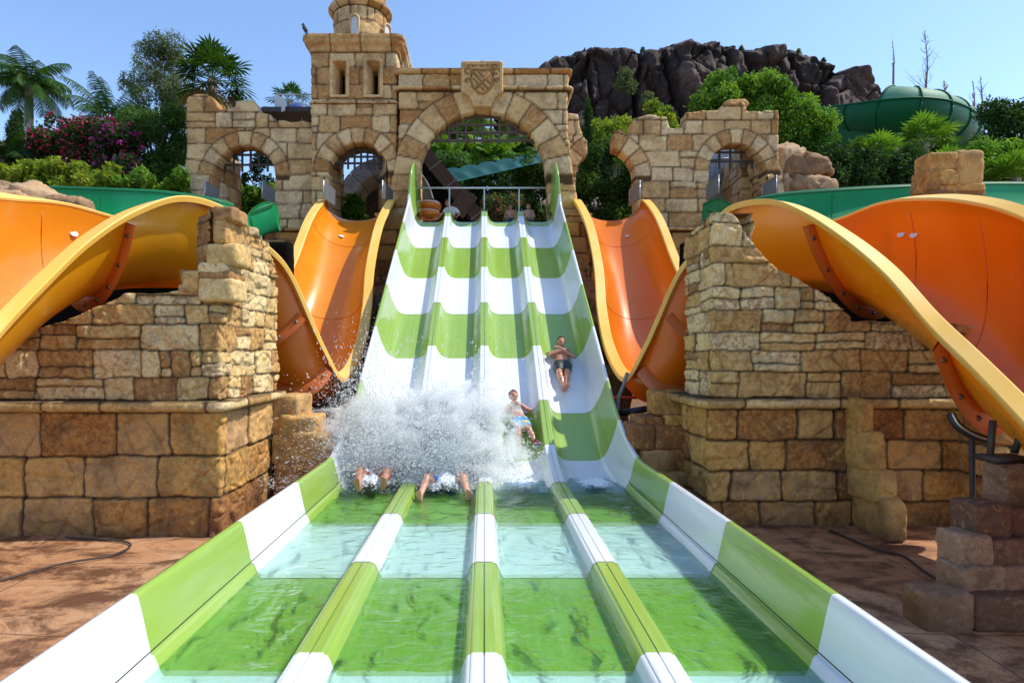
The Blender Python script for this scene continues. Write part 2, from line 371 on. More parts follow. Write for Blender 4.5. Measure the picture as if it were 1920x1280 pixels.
# skin / cloth
def skin(name, col):
    m, t = mat(name); pos = gpos(t); n = noise(t, 12, 3, .5, pos)
    c = mixc(t, math_(t, 'MULTIPLY', n, .4), col, (col[0] * .8, col[1] * .6, col[2] * .55))
    bsdf(t, c, .32, n, .05, .01, coat=.25, extra={'Subsurface Weight': .08}); return m
M['skin'] = skin('tanned_skin', (.50, .235, .14)); M['skin_light'] = skin('fair_skin', (.62, .34, .23))
M['hair'] = simple('dark_wet_hair', (.03, .018, .012), .35); M['hair_brown'] = simple('brown_hair', (.10, .05, .025), .5)
M['eye'] = simple('eye_dark', (.03, .015, .01), .2); M['lips'] = simple('lips', (.38, .10, .08), .4)
# ------------------------------------------------------------------ terrain
def terr(x, y):
    x = np.asarray(x, float); y = np.asarray(y, float)
    mid = 4.6 * sstep(12.6, 19, y) + 1.7 * sstep(20.4, 22, y)
    side = 4.2 * sstep(10.0, 13.2, y) + 2.1 * sstep(13.2, 20, y)
    t = sstep(7.0, 9.0, np.abs(x)); z = mid * (1 - t) + side * t
    z = z + .022 * np.clip(y - 22, 0, 60) + 16 * sstep(50, 84, y) * sstep(-6, 10, x) * (1 - sstep(58, 80, x))
    return z + .012 * fbm(x * .9, y * .9, 0, 3)
ys = np.concatenate([np.linspace(-12, 24, 145), np.linspace(24.5, 100, 90), np.geomspace(105, 1800, 14)])
xs = np.concatenate([-np.geomspace(90, 1500, 10)[::-1], np.linspace(-80, -13, 45), np.linspace(-12, 12, 97), np.linspace(13, 80, 45), np.geomspace(90, 1500, 10)])
XX, YY = np.meshgrid(xs, ys, indexing='ij')
ZZ = terr(XX, YY)
sel = (YY > 13) & (YY < 70); ZZ = ZZ + np.where(sel, .15 * fbm(XX * .5, YY * .5, 1, 5), 0)
mb = MB(); pts = np.stack([XX, YY, ZZ], -1)
yc = YY[:-1, :-1].ravel()
mb.grid(pts[:, ::1]); mb.m = [1 if y > 30 else 0 for y in yc]
g = mb.build('ground', [M['ground'], M['scree']]); tag(g, 'orange brown stained concrete and earth around the slides', 'ground', None, 'structure')

# ------------------------------------------------------------------ masonry strips
def masonry(mb, path, z0, z1, cell, hr, wr, seed, split=.0, jw=.035, jd=.03, rough=.012, sdf=None, arches=(), thick=.5, xw=None,
            prof=None, off=.012, cr=.035, closed=False, cap=False, warp=.02, sthick=None, tint=(0, 1), back=True, ux=None, m=0):
    rs = np.random.RandomState(seed)
    path = [np.array(p, float) for p in path]
    seg = [np.linalg.norm(path[i + 1] - path[i]) for i in range(len(path) - 1)]
    cum = np.concatenate([[0], np.cumsum(seg)]); L = cum[-1]
    def raw(u):
        u = np.mod(u, L) if closed else np.clip(u, 0, L)
        return np.interp(u, cum, [p[0] for p in path]), np.interp(u, cum, [p[1] for p in path])
    def pos(u):
        ks = np.linspace(-cr, cr, 5); X = 0; Y = 0
        for k in ks: a, b = raw(u + k); X = X + a / 5; Y = Y + b / 5
        if not closed:
            e = (u < cr) | (u > L - cr); a, b = raw(u); X = np.where(e, a, X); Y = np.where(e, b, Y)
        return X, Y
    if ux is None: ux = path[0][0]
    nu = max(2, int(round(L / cell))); nz = max(2, int(round((z1 - z0) / cell)))
    U, Z = np.meshgrid(np.linspace(0, L, nu + 1), np.linspace(z0, z1, nz + 1), indexing='ij')
    def S(u, z):
        if sdf is None: return np.full(u.shape, 9.)
        x, y = pos(u); return sdf(x, y, z)
    keep = np.ones((nu, nz), bool)
    if sdf is not None:
        s = S(U, Z); e = .01
        gu = (S(U + e, Z) - S(U - e, Z)) / (2 * e); gz = (S(U, Z + e) - S(U, Z - e)) / (2 * e)
        gn = np.sqrt(gu ** 2 + gz ** 2) + 1e-6
        dd = s / gn; snap = (np.abs(dd) < .62 * cell)
        U = np.where(snap, U - dd * gu / gn, U); Z = np.where(snap, Z - dd * gz / gn, Z)
        U = np.clip(U, 0, L); Z = np.clip(Z, z0, z1)
        uc = (U[1:, 1:] + U[:-1, 1:] + U[1:, :-1] + U[:-1, :-1]) / 4; zc = (Z[1:, 1:] + Z[:-1, 1:] + Z[1:, :-1] + Z[:-1, :-1]) / 4
        keep = S(uc, zc) > 0
    # block layout
    Uw = U + warp * fbm(U * 3, Z * 3, seed, seed, 2) + .25 * warp * vnoise(U * 14, Z * 14, seed, seed); Zw = Z + warp * .8 * fbm(U * 2.6, Z * 3, seed + 9, seed + 1, 2) + .25 * warp * vnoise(U * 15, Z * 15, seed + 3, seed)
    ed = [z0 - .001]
    while ed[-1] < z1 + .1: ed.append(ed[-1] + rs.uniform(*hr))
    if ed[-2] > z0: 
        k = (z1 - z0 + .001) / (ed[-2] - ed[0]) if (len(ed) > 2 and abs(ed[-2] - z1) < .5 * hr[0]) else 1
        ed = [ed[0] + (e_ - ed[0]) * k for e_ in ed]
    ed = np.array(ed); ci = np.clip(np.searchsorted(ed, Zw) - 1, 0, len(ed) - 2)
    u0 = np.zeros(U.shape); u1 = np.ones(U.shape); b0 = ed[ci]; b1 = ed[ci + 1]; rid = np.zeros(U.shape)
    corners = [c for c in cum[1:-1]]
    for c in range(len(ed) - 1):
        ue = [-rs.uniform(0, wr[1]) if not closed else 0]
        while ue[-1] < L + .1:
            nx = ue[-1] + rs.uniform(*wr) * (1 if ed[c + 1] - ed[c] > .6 * sum(hr) / 2 else 1.2)
            for cc in corners:
                if abs(nx - cc) < .12: nx = cc + .16 * (1 if c % 2 else -1)
            ue.append(nx)
        ue = np.array(ue); k = ci == c
        if not k.any(): continue
        bi = np.clip(np.searchsorted(ue, Uw[k]) - 1, 0, len(ue) - 2)
        a0, a1, z0_, z1_ = ue[bi], ue[bi + 1], b0[k].copy(), b1[k].copy()
        r = rs.rand(len(ue)); sp = rs.rand(len(ue)); fr = rs.uniform(.35, .65, len(ue)); r2 = rs.rand(len(ue))
        h = sp[bi] < split; zm = z0_ + (z1_ - z0_) * fr[bi]; up = Zw[k] > zm
        nid = r[bi] + 0.
        z0_ = np.where(h & up, zm, z0_); z1_ = np.where(h & ~up, zm, z1_); nid = np.where(h & up, r2[bi], nid)
        v = (sp[bi] > 1 - split * .6); um = a0 + (a1 - a0) * fr[bi]; rt = Uw[k] > um
        # a vertical split with its own small stone on top
        a0n = np.where(v & rt, um, a0); a1n = np.where(v & ~rt, um, a1); nid = np.where(v & rt, r2[bi], nid)
        zm2 = z0_ + (z1_ - z0_) * (1 - fr[bi]); v2 = v & rt & ~h; up2 = Zw[k] > zm2
        z0_ = np.where(v2 & up2, zm2, z0_); z1_ = np.where(v2 & ~up2, zm2, z1_); nid = np.where(v2 & up2, (nid * 7.31) % 1, nid)
        u0[k] = a0n; u1[k] = a1n; b0[k] = z0_; b1[k] = z1_; rid[k] = (nid + c * .137) % 1
    qx = (u1 - u0) / 2 - np.abs(Uw - (u0 + u1) / 2); qz = (b1 - b0) / 2 - np.abs(Zw - (b0 + b1) / 2)
    rc = jw * 1.6
    d = np.where((qx < rc) & (qz < rc), rc - np.hypot(rc - qx, rc - qz), np.minimum(qx, qz))
    xi = U + ux
    for (xa, za, ri, ro, nb) in arches:
        r_ = np.hypot(xi - xa, Z - za); an = np.arctan2(Z - za, xi - xa)
        inr = (r_ < ro) & (an > -.12) & (an < math.pi + .12)
        q = np.clip(an / math.pi * nb, 0, nb - 1e-3); fb = q - np.floor(q)
        da = np.minimum(fb, 1 - fb) * math.pi / nb * r_
        dr = ro - r_
        dv = np.minimum(da, dr)
        d = np.where(inr, dv, np.minimum(d, np.where(an > -.02, np.abs(r_ - ro), 9))); rid = np.where(inr, (np.floor(q) * .381 + xa * .77) % 1, rid)
    s_ = np.clip(d / jw, 0, 1); s_ = s_ * s_ * (3 - 2 * s_)
    hh = jd * (s_ ** .45 - 1) + off * (np.mod(rid * 17.3, 1) - .5) * 2 * s_ + rough * s_ * (fbm(U * 5 + rid * 9, Z * 5, seed, seed, 3) + .5 * fbm(U * 16, Z * 16, seed, seed + 4, 2))
    # chipped and cracked faces
    f1, f2, cid = worley(U * 2.3, Z * 2.3, rid * 5, seed); hh += s_ * rough * 1.1 * (cid - .5) - s_ * rough * .9 * sstep(.07, 0, f2 - f1)
    # chipped corners
    hh -= jd * .8 * np.clip(fbm(U * 2.2, Z * 2.2, seed + 20, seed, 3) - .25, 0, 1) * s_ * 2
    X, Y = pos(U); e = .5 * cell
    xa_, ya_ = pos(U + e); xb_, yb_ = pos(U - e); tx, ty = xa_ - xb_, ya_ - yb_; ln = np.hypot(tx, ty) + 1e-9
    nx_, ny_ = ty / ln, -tx / ln
    if prof is not None: hh = hh + prof(U, Z)
    X = X + nx_ * hh; Y = Y + ny_ * hh
    if xw is not None: X = xw(X, Z)
    tin = tint[0] + (tint[1] - tint[0]) * rid
    colr = np.stack([tin, .0 + s_, np.mod(rid * 5.7, 1)], -1)
    idx = np.arange((nu + 1) * (nz + 1)).reshape(nu + 1, nz + 1)
    q = np.stack([idx[:-1, :-1], idx[1:, :-1], idx[1:, 1:], idx[:-1, 1:]], -1)[keep]
    V = np.stack([X, Y, Z], -1).reshape(-1, 3); C = colr.reshape(-1, 3)
    # thickness: pull every border edge back
    E = np.concatenate([q[:, [0, 1]], q[:, [1, 2]], q[:, [2, 3]], q[:, [3, 0]]]); Es = np.sort(E, 1)
    key = Es[:, 0] * (V.shape[0] + 1) + Es[:, 1]; _, inv, cnt = np.unique(key, return_inverse=True, return_counts=True)
    be = E[cnt[inv] == 1]
    if closed: 
        same = {(0, )}
        on = (be // (nz + 1) == 0).all(1) | (be // (nz + 1) == nu).all(1); be = be[~on]
    faces = q.tolist()
    if back and thick > 0:
        bv = np.unique(be); remap = {}
        Nn = np.stack([nx_, ny_, np.zeros_like(nx_)], -1).reshape(-1, 3)
        k = max(1, min(5, int(thick / .25))); rings = [bv]
        TKa = np.full(V.shape[0], float(thick))
        if sthick is not None: TKa = np.where(np.abs(Nn[:, 1]) > .6, thick, sthick)
        base = V.shape[0]
        VV = [V]; CC = [C]
        for i in range(1, k + 1):
            dpt = (TKa[bv] * i / k)[:, None]
            nv = V[bv] - Nn[bv] * dpt
            if i < k or True: nv = nv + .015 * np.stack([vnoise(nv[:, 0] * 4, nv[:, 1] * 4, nv[:, 2] * 4, seed + j) for j in range(3)], -1)
            cc = C[bv].copy()
            VV.append(nv); CC.append(cc); rings.append(np.arange(len(bv)) + base); base += len(bv)
        lut = np.zeros(V.shape[0], int); lut[bv] = np.arange(len(bv))
        for i in range(k):
            a = rings[i][lut[be[:, 0]]]; b = rings[i][lut[be[:, 1]]]; a2 = rings[i + 1][lut[be[:, 0]]]; b2 = rings[i + 1][lut[be[:, 1]]]
            faces += np.stack([b, a, a2, b2], -1).tolist()
        # back face
        if not closed:
            used = np.unique(q); Vb = V[used] - Nn[used] * TKa[used][:, None]; lu = np.zeros(V.shape[0], int); lu[used] = np.arange(len(used)) + base
            VV.append(Vb); CC.append(C[used]); faces += lu[q][:, ::-1].tolist()
        V = np.concatenate(VV); C = np.concatenate(CC)
    if not closed:      # drop unused vertices
        fa = np.array(faces); us = np.unique(fa); l2 = np.zeros(V.shape[0], int); l2[us] = np.arange(len(us)); faces = l2[fa].tolist(); V = V[us]; C = C[us]
    mb.add(V, faces, C, m)
    if cap:
        r_ = idx[:, -1]; c_ = mb.v[-1][r_]; ctr = c_.mean(0)
        rings = [c_ * (1 - a) + ctr * a for a in (0, .3, .6, .9)]
        rings = [p + np.array([0, 0, 1.]) * (.0 if i == 0 else .01) for i, p in enumerate(rings)]
        mb.grid(np.stack(rings, 0), (.5, 1, .5), m)
    return mb
def poly(pts):
    xs = [p[0] for p in pts]; zs = [p[1] for p in pts]
    return lambda x: np.interp(x, xs, zs)
def pxl(pts, d):          # photo pixels -> (x, z) at distance d
    return [(P(a, b, d)[0], P(a, b, d)[2]) for a, b in pts]
def arch_sdf(x, z, xa, za, r, flare=0.0, zb=-99):
    """negative inside an arched opening"""
    up = np.hypot(x - xa, z - za) - r
    dn = np.abs(x - xa) - (r + flare * np.clip(za - z, 0, 9))
    s = np.where(z > za, up, dn)
    return np.maximum(s, zb - z)

# ------------------------------------------------------------------ rough blocks and boulders
def cube_pts(n):
    out = []; fs = []; k = 0; g = np.linspace(-1, 1, n + 1); A, B = np.meshgrid(g, g, indexing='ij'); o = np.ones_like(A)
    for fx, fl in (((o, A, B), 0), ((-o, A, B), 1), ((A, o, B), 1), ((A, -o, B), 0), ((A, B, o), 0), ((A, B, -o), 1)):
        p = np.stack(fx, -1).reshape(-1, 3); i, j = np.meshgrid(np.arange(n), np.arange(n), indexing='ij')
        f = np.stack([i * (n + 1) + j, (i + 1) * (n + 1) + j, (i + 1) * (n + 1) + j + 1, i * (n + 1) + j + 1], -1).reshape(-1, 4) + k
        out.append(p); fs.append(f[:, ::-1] if fl else f); k += len(p)
    p = np.concatenate(out); f = np.concatenate(fs)
    u, inv = np.unique(np.round(p * 1000).astype(int), axis=0, return_inverse=True); inv = np.asarray(inv).ravel()
    return u / 1000., inv[f]
def block(mb, c, size, seed, rz=0, n=10, sup=7, rough=.04, col=None, facet=0, m=0, freq=1.5):
    p, f = cube_pts(n); q = p / ((np.abs(p) ** sup).sum(1) ** (1 / sup))[:, None]
    h = np.array(size, float) / 2; v = q * h; nr = q / np.linalg.norm(q, axis=1)[:, None]
    w_ = v / max(h.max(), .01)
    d = fbm(v[:, 0] * freq / h.mean() + seed, v[:, 1] * freq / h.mean(), v[:, 2] * freq / h.mean(), seed, 4) * rough * h.mean() * 2
    if facet:
        f1, f2, cid = worley(w_[:, 0] * 1.6 + seed, w_[:, 1] * 1.6, w_[:, 2] * 1.6, seed)
        d = d + (cid - .5) * facet * h.mean() - np.clip(.12 - (f2 - f1), 0, .12) * facet * 2 * h.mean()
    v = v + nr * d[:, None]
    ca, sa = math.cos(rz), math.sin(rz); v = np.stack([v[:, 0] * ca - v[:, 1] * sa, v[:, 0] * sa + v[:, 1] * ca, v[:, 2]], -1) + np.array(c, float)
    rc = _h(np.array([seed]), np.array([1]), np.array([2]), 5)[0]
    return mb.add(v, f, col if col is not None else (rc, 1, .5), m)

# ------------------------------------------------------------------ the four lane slide
TH = math.atan(.711); TT = 1.4; RR = TT / math.tan(TH / 2)
YA = 9.968 - TT; YB = 9.968 + TT * math.cos(TH); ZA = ZC - 1.89; ZB = ZA + TT * math.sin(TH)
YT = 18.63; SA = YA; SB = SA + RR * TH; ST = SB + (YT - YB) / math.cos(TH); ZT = ZB + .711 * (YT - YB)
RT = .55; SE = ST + RT * TH
def ref(s):
    """point and normal of the divider-top line; s is arc length from the camera foot"""
    s = np.asarray(s, float)
    a = np.clip((s - SA) / RR, 0, TH); y = np.where(s < SA, s, SA + RR * np.sin(a)); z = ZA + RR * (1 - np.cos(a))
    l = np.clip(s - SB, 0, ST - SB); y = y + l * math.cos(TH); z = z + l * math.sin(TH)
    b = np.clip((s - ST) / RT, 0, TH)
    y = y + RT * (math.sin(TH) - np.sin(TH - b)); z = z + RT * (np.cos(TH - b) - math.cos(TH))
    y = y + np.clip(s - SE, 0, None)
    th = np.where(s < ST, a, TH - b)
    return y, z, th
def s_of_y(y):
    ss = np.linspace(0, 24, 4801); return float(np.interp(y, ref(ss)[0], ss))
def sl_pt(s, u, v):
    y, z, th = ref(s); return np.stack(np.broadcast_arrays(u, y - np.sin(th) * v, z + np.cos(th) * v), -1)
def wmix(s): return sstep(8.6, 10.6, s)
def wtop(s): return sstep(ST - .3, ST + .7, s)
BND = [s_of_y(y) for y in (2.2, 3.88, 5.56, 7.24, 8.92, 10.3, 11.4, 12.85, 14.29, 15.74, 17.18, 18.4)]
S0, S1 = .35, ST + 1.35
def rings(extra=.12):
    e = [S0] + BND + [S1]; r = []; m = []
    for i in range(len(e) - 1):
        k = max(1, int((e[i + 1] - e[i]) / extra)); 
        for j in range(k): r.append(e[i] + (e[i + 1] - e[i]) * j / k); m.append(i)
    r.append(e[-1]); return np.array(r), m
SR, SM = rings(); cm = {0: 0, 1: 1, 2: 0, 3: 1, 4: 0, 5: 1, 6: 0, 7: 1, 8: 0, 9: 1, 10: 0, 11: 1, 12: 0}
# interval i lies between BND[i-1] and BND[i]; nearest the camera: green, then white ...
def colour_of(i): return [0, 1, 0, 1, 0, 1, 0, 1, 0, 1, 0, 1, 0][i]       # 1 = white, 0 = green
def stripes(): return [colour_of(i) for i in SM]
def sweep(mb, us, vs_flat, vs_inc, mats=None):
    us = np.asarray(us); pts = []
    for s in SR:
        w_ = float(wmix(s)); v = np.asarray(vs_flat) * (1 - w_) + np.asarray(vs_inc) * w_
        uu = us if us.ndim == 1 else us[0] * (1 - w_) + us[1] * w_
        pts.append(sl_pt(s, uu, v))
    k = len(vs_flat) - 1
    m_ = np.repeat(np.array([0 if c == 0 else 1 for c in stripes()]), 1)
    mb.grid(np.array(pts)); mb.m = np.repeat(m_, k).tolist() if mats is None else mats(m_, k)
    return mb
slide = thing('racing_slide', 'four lane racing slide striped green and white below the castle gateway', 'water slide', (0, 9.9, 0))
GW = [M['green'], M['white']]
tt = (1 - np.cos(np.linspace(0, math.pi, 37))) / 2; tt = .5 * tt + .5 * np.linspace(0, 1, 37)
vi = -.015 - .315 * np.clip(1 - np.abs(2 * tt - 1) ** 5.5, 0, 1) ** .9
du = np.minimum(tt, 1 - tt) * .92
vf = -.015 - .135 * sstep(0, 1, np.clip((du - .01) / .075, 0, 1))
for k in range(4):
    uL = -2.2 + 1.1 * k + .09
    u_ = uL + tt * .92; mb = sweep(MB(), u_, vf, vi); o = mb.build('lane', GW, slide)
for k in (-1, 0, 1):
    uo = np.array([-.09, -.082, -.07, -.006, -.004, .004, .006, .07, .082, .09]); vo = np.array([-.015, -.004, 0, 0, -.014, -.014, 0, 0, -.004, -.015])
    mb = MB(); pts = np.array([sl_pt(s, uo + 1.1 * k, vo) for s in SR])
    for j in range(len(uo) - 1):
        n0 = len(mb.m); mb.grid(pts[:, j:j + 2]); mb.m[n0:] = stripes()
    mb.build('divider', GW, slide)
for sgn in (-1, 1):
    fl_u = np.array([2.11, 2.112, 2.118, 2.13, 2.145, 2.16, 2.175, 2.185, 2.192, 2.205, 2.235, 2.26, 2.268, 2.262, 2.2, 2.15])
    fl_v = np.array([-.015, .01, .04, .09, .16, .23, .29, .33, .355, .368, .372, .362, .335, .30, -.1, -.42])
    in_u = np.array([2.11, 2.125, 2.138, 2.15, 2.165, 2.18, 2.19, 2.2, 2.205, 2.215, 2.24, 2.262, 2.27, 2.262, 2.23, 2.2])
    in_v = np.array([-.015, .03, .08, .14, .22, .30, .37, .43, .46, .478, .482, .472, .44, .40, -.1, -.42])
    us = np.stack([fl_u, in_u]) * sgn; mb = MB(); pts = []
    for s in SR:
        w_ = float(wmix(s)); v = fl_v * (1 - w_) + in_v * w_; uu = us[0] * (1 - w_) + us[1] * w_
        up = 1.0 * sstep(ST - .55, ST + .35, s) ; v = v + np.where(v > .0, np.clip(v / .4, 0, 1) * up, 0)
        uu = uu - sgn * .1 * up
        pts.append(sl_pt(s, uu, v))
    pts = np.array(pts)
    if sgn > 0: pts = pts[:, ::-1]
    mb.grid(pts); mb.m = np.repeat(np.array(stripes()), pts.shape[1] - 1).tolist()
    mb.build('side_wall', GW, slide)
# joints between the moulded sections
for b_ in (2, 3, 4, 6, 8, 10):
    s_ = BND[b_]; w_ = float(wmix(s_)); mb = MB(); v_ = (vf * (1 - w_) + vi * w_) + .003
    for k in range(4): mb.tube(sl_pt(s_, -2.2 + 1.1 * k + .09 + tt * .92, v_), .0028, 4)
    for k in (-1, 0, 1): mb.tube(sl_pt(s_, 1.1 * k + np.array([-.09, -.07, 0, .07, .09]), np.array([-.012, .002, .002, .002, -.012])), .0035, 4)
    mb.build('section_joint', M['hose'], slide)
# dark seam lines where the floor pieces meet the side walls
for sgn in (-1, 1):
    ss = np.linspace(S0, SA + .4, 60); mb = MB(); mb.tube(sl_pt(ss, 2.112 * sgn, .004), .005, 5); mb.build('wall_seam', M['black'], slide)
# start rail across the top
mb = MB(); yt, zt_, _ = ref(ST + .75); yt = float(yt); zt_ = float(zt_)
start = thing('start_rail', 'white steel rail across the top of the racing slide with posts on the dividers', 'rail', (0, yt, zt_))
for u in (-1.1, 0, 1.1): MB().tube([(u, yt, zt_ + .0), (u, yt, zt_ + .82)], .022, 8).build('post', M['steelwhite'], start)
MB().tube([(-2.08, yt, zt_ + .84), (2.08, yt, zt_ + .84)], .03, 8).build('crossbar', M['steelwhite'], start)
for u in (-1.1, 0, 1.1):
    for s_ in (-.09, .09): MB().tube([(u + s_, yt - .05, zt_ - .01), (u + s_, yt - .05, zt_ + .16), (u + s_, yt + .05, zt_ + .18)], .012, 6).build('grab_handle', M['metal'], start)
# water in the run-out
mb = MB()
zw = ZC - 1.985
for k in range(4):
    x0 = -2.2 + 1.1 * k + .13; x1 = x0 + .84
    xs_ = np.linspace(x0, x1, 22); ys_ = np.linspace(.36, 9.9, 260)
    X, Y = np.meshgrid(xs_, ys_, indexing='ij')
    Z = zw + .007 * fbm(X * 2.6, Y * 2.2, 0, 31, 2) + .035 * np.exp(-((Y - 8.6) / 1.5) ** 2) * fbm(X * 3.2, Y * 6, 0, 33, 3)
    mb.grid(np.stack([X, Y, Z], -1)[::-1])
wat = mb.build('water', M['water']); tag(wat, 'shallow rippled water lying in the four run-out lanes', 'water', None, 'structure')
# ------------------------------------------------------------------ the big orange chutes
def catmull(pts, n):
    p = np.asarray(pts, float); p = np.concatenate([[2 * p[0] - p[1]], p, [2 * p[-1] - p[-2]]]); out = []
    for i in range(1, len(p) - 2):
        for k in range(n):
            t = k / n; a, b, c, d = p[i - 1:i + 3]
            out.append(.5 * (2 * b + (c - a) * t + (2 * a - 5 * b + 4 * c - d) * t * t + (3 * b - a - 3 * c + d) * t ** 3))
    out.append(p[-2]); return np.array(out)
def chute(name, label, st, flanges, loc, mats, ncut=8, group=None, lipw=.21, flw=.25, bolts=True, cat='water slide', sh=.45, pw=2.1):
    """st: rows of left rim xyz, right rim xyz, depth. One bowl-shaped channel swept through them."""
    root = thing(name, label, cat, loc, group)
    q = catmull(st, ncut); A = q[:, 0:3]; B = q[:, 3:6]; dep = q[:, 6]
    C = (A + B) / 2; T = np.gradient(C, axis=0); T /= np.linalg.norm(T, axis=1)[:, None]
    D = np.array([0, 0, -1.]) + T[:, 2:3] * T; D /= np.linalg.norm(D, axis=1)[:, None]
    if q.shape[1] > 7:
        hb = (B - A) * [1, 1, 0]; hb /= np.linalg.norm(hb, axis=1)[:, None]; kk = np.clip(q[:, 7:8], 0, 1); D = D * (1 - kk) + kk * (np.array([0, 0, -1.]) + sh * hb); D /= np.linalg.norm(D, axis=1)[:, None]
    th = np.linspace(0, math.pi, 29)
    ct = np.sign(np.cos(th)) * np.abs(np.cos(th)) ** (2 / pw); stn = np.sin(th) ** (2 / pw)
    def surf(off):
        h = (A - B) / 2; hl = np.linalg.norm(h, axis=1)[:, None]; h2 = h * (1 + off / hl); d2 = D * (dep[:, None] + off)
        return C[:, None, :] + h2[:, None, :] * ct[None, :, None] + d2[:, None, :] * stn[None, :, None]
    MB().grid(surf(0)).build('chute', mats[0], root)
    if bolts:
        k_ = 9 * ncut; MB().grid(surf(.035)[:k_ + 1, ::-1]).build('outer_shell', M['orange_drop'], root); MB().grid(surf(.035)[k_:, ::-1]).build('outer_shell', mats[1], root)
    else: MB().grid(surf(.035)[:, ::-1]).build('outer_shell', mats[1], root)
    Z_ = np.array([0, 0, 1.])
    for R_, s_ in ((A, 1), (B, -1)):
        o_ = (A - B) * s_; o_ = o_ / np.linalg.norm(o_, axis=1)[:, None]
        n_ = -D
        P_ = [R_ - o_ * .01 - n_ * .02, R_ - o_ * .01 + n_ * .01, R_ + n_ * .025 + o_ * .01, R_ + n_ * .025 + o_ * lipw, R_ + o_ * (lipw + .015) + n_ * .005, R_ + o_ * (lipw + .01) - n_ * .07, R_ + o_ * (lipw - .02) - n_ * .07, R_ + o_ * (lipw - .03) - n_ * .02, R_ + o_ * .03 - n_ * .02]
        MB().strips(np.stack(P_, 1), close=True).build('rim', mats[2], root)
    inn = surf(-.004)
    for k in range(ncut // 2, len(q) - 1, ncut + ncut // 2): MB().tube(inn[k, 1:-1], .006, 4).build('seam', mats[3], root)
    for (fi, nb) in flanges:
        k = int(round(fi * ncut)); i0, i1 = k, k + 1
        for dz in (0,):
            s0 = surf(.03)[k]; s1 = surf(.03 + flw)[k]; s2 = s1 + T[k] * .03; s3 = s0 + T[k] * .03
            ring_ = np.stack([s0, s1, s2, s3], 0); f = MB().grid(ring_[:, 1:-1], close=False).build('flange', mats[3], root)
            if nb:
                sm = surf(.03 + flw * .55)[k] 
                for j in range(nb):
                    t_ = (j + .7) / nb * .9; p = np.array([np.interp(t_ * 28, np.arange(29), sm[:, c]) for c in range(3)])
                    b_ = MB(); b_.tube([p - T[k] * .0, p + T[k] * .05], .03, 8); b_.tube([p, p - T[k] * .04], .03, 8); b_.build('bolt', M['bolt'], f)
    return root, q
def W(px, py, d): return list(P(px, py, d))
drop = [  # left rim px, py, d ; right rim px, py, d ; depth      (right-hand chute)
    (1086, 384, 19.3, 1200, 384, 19.3, .55), (1090, 377, 18.5, 1206, 377, 18.5, .66), (1112, 420, 17.3, 1230, 412, 17.3, .8), (1130, 500, 15.6, 1262, 495, 15.6, .95),
    (1137, 580, 14.2, 1300, 570, 14.4, 1.05), (1152, 650, 12.9, 1345, 590, 13.6, 1.1), (1184, 699, 11.7, 1380, 560, 13.0, 1.1), (1222, 640, 11.1, 1400, 510, 12.4, 1.15),
    (1284, 508, 10.7, 1420, 460, 11.9, 1.15), (1336, 452, 10.3, 1440, 435, 11.4, 1.15)]
def rows(l, mirror=False):
    o = []
    for a in l:
        A = W(*a[0:3]); B = W(*a[3:6])
        if mirror: A[0] *= -1; B[0] *= -1
        o.append(A + B + [a[6], max(0, (len(o) - 5) / 5)])
    return o
r_st = rows(drop) + [W(1375, 398, 10.0) + [5.3, 10.9, 4.5, 1.15, 1], W(1450, 380, 9.2) + [5.8, 10.2, 4.5, 1.3, 1], W(1520, 395, 8.6) + [6.1, 9.4, 4.6, 1.5, 1], W(1600, 440, 7.9) + [6.35, 8.7, 4.48, 1.62, 1],
    W(1680, 502, 7.3) + [6.42, 8.0, 4.24, 1.65, 1], W(1760, 590, 6.6) + [6.35, 7.3, 3.92, 1.65, 1], W(1840, 665, 5.9) + [6.2, 6.6, 3.5, 1.6, 1], W(1920, 742, 5.3) + [6.05, 5.9, 3.05, 1.55, 1], W(2040, 860, 4.6) + [5.9, 5.2, 2.6, 1.2, 1], W(2250, 1000, 3.9) + [5.8, 4.3, 2.2, 1.1, 1]]
OM = [M['orange_in'], M['orange_out'], M['rim'], M['flange']]
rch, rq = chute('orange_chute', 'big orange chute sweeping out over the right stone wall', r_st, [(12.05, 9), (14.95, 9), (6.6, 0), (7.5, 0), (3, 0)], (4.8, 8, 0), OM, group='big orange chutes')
l_st = rows(drop, True) + [W(412, 398, 10.0) + [-5.3, 10.9, 4.5, 1.15, 1], W(330, 375, 9.1) + [-5.9, 10.2, 4.5, 1.2, 1], W(240, 395, 8.3) + [-6.3, 9.3, 4.55, 1.25, 1], W(155, 443, 7.6) + [-6.5, 8.6, 4.45, 1.3, 1],
    W(75, 512, 6.9) + [-6.55, 7.9, 4.3, 1.35, 1], W(-5, 590, 6.3) + [-6.55, 7.2, 3.95, 1.35, 1], W(-90, 690, 5.6) + [-6.5, 6.4, 3.5, 1.3, 1], W(-220, 820, 5.0) + [-6.4, 5.6, 3.0, 1.2, 1]]
lch, lq = chute('orange_chute', 'big orange chute sweeping out over the left stone wall', l_st, [(12.0, 9), (9.6, 0), (6.6, 9), (7.5, 9), (3, 0)], (-4.8, 8, 0), [M['orange_l']] + OM[1:], sh=.3, group='big orange chutes')
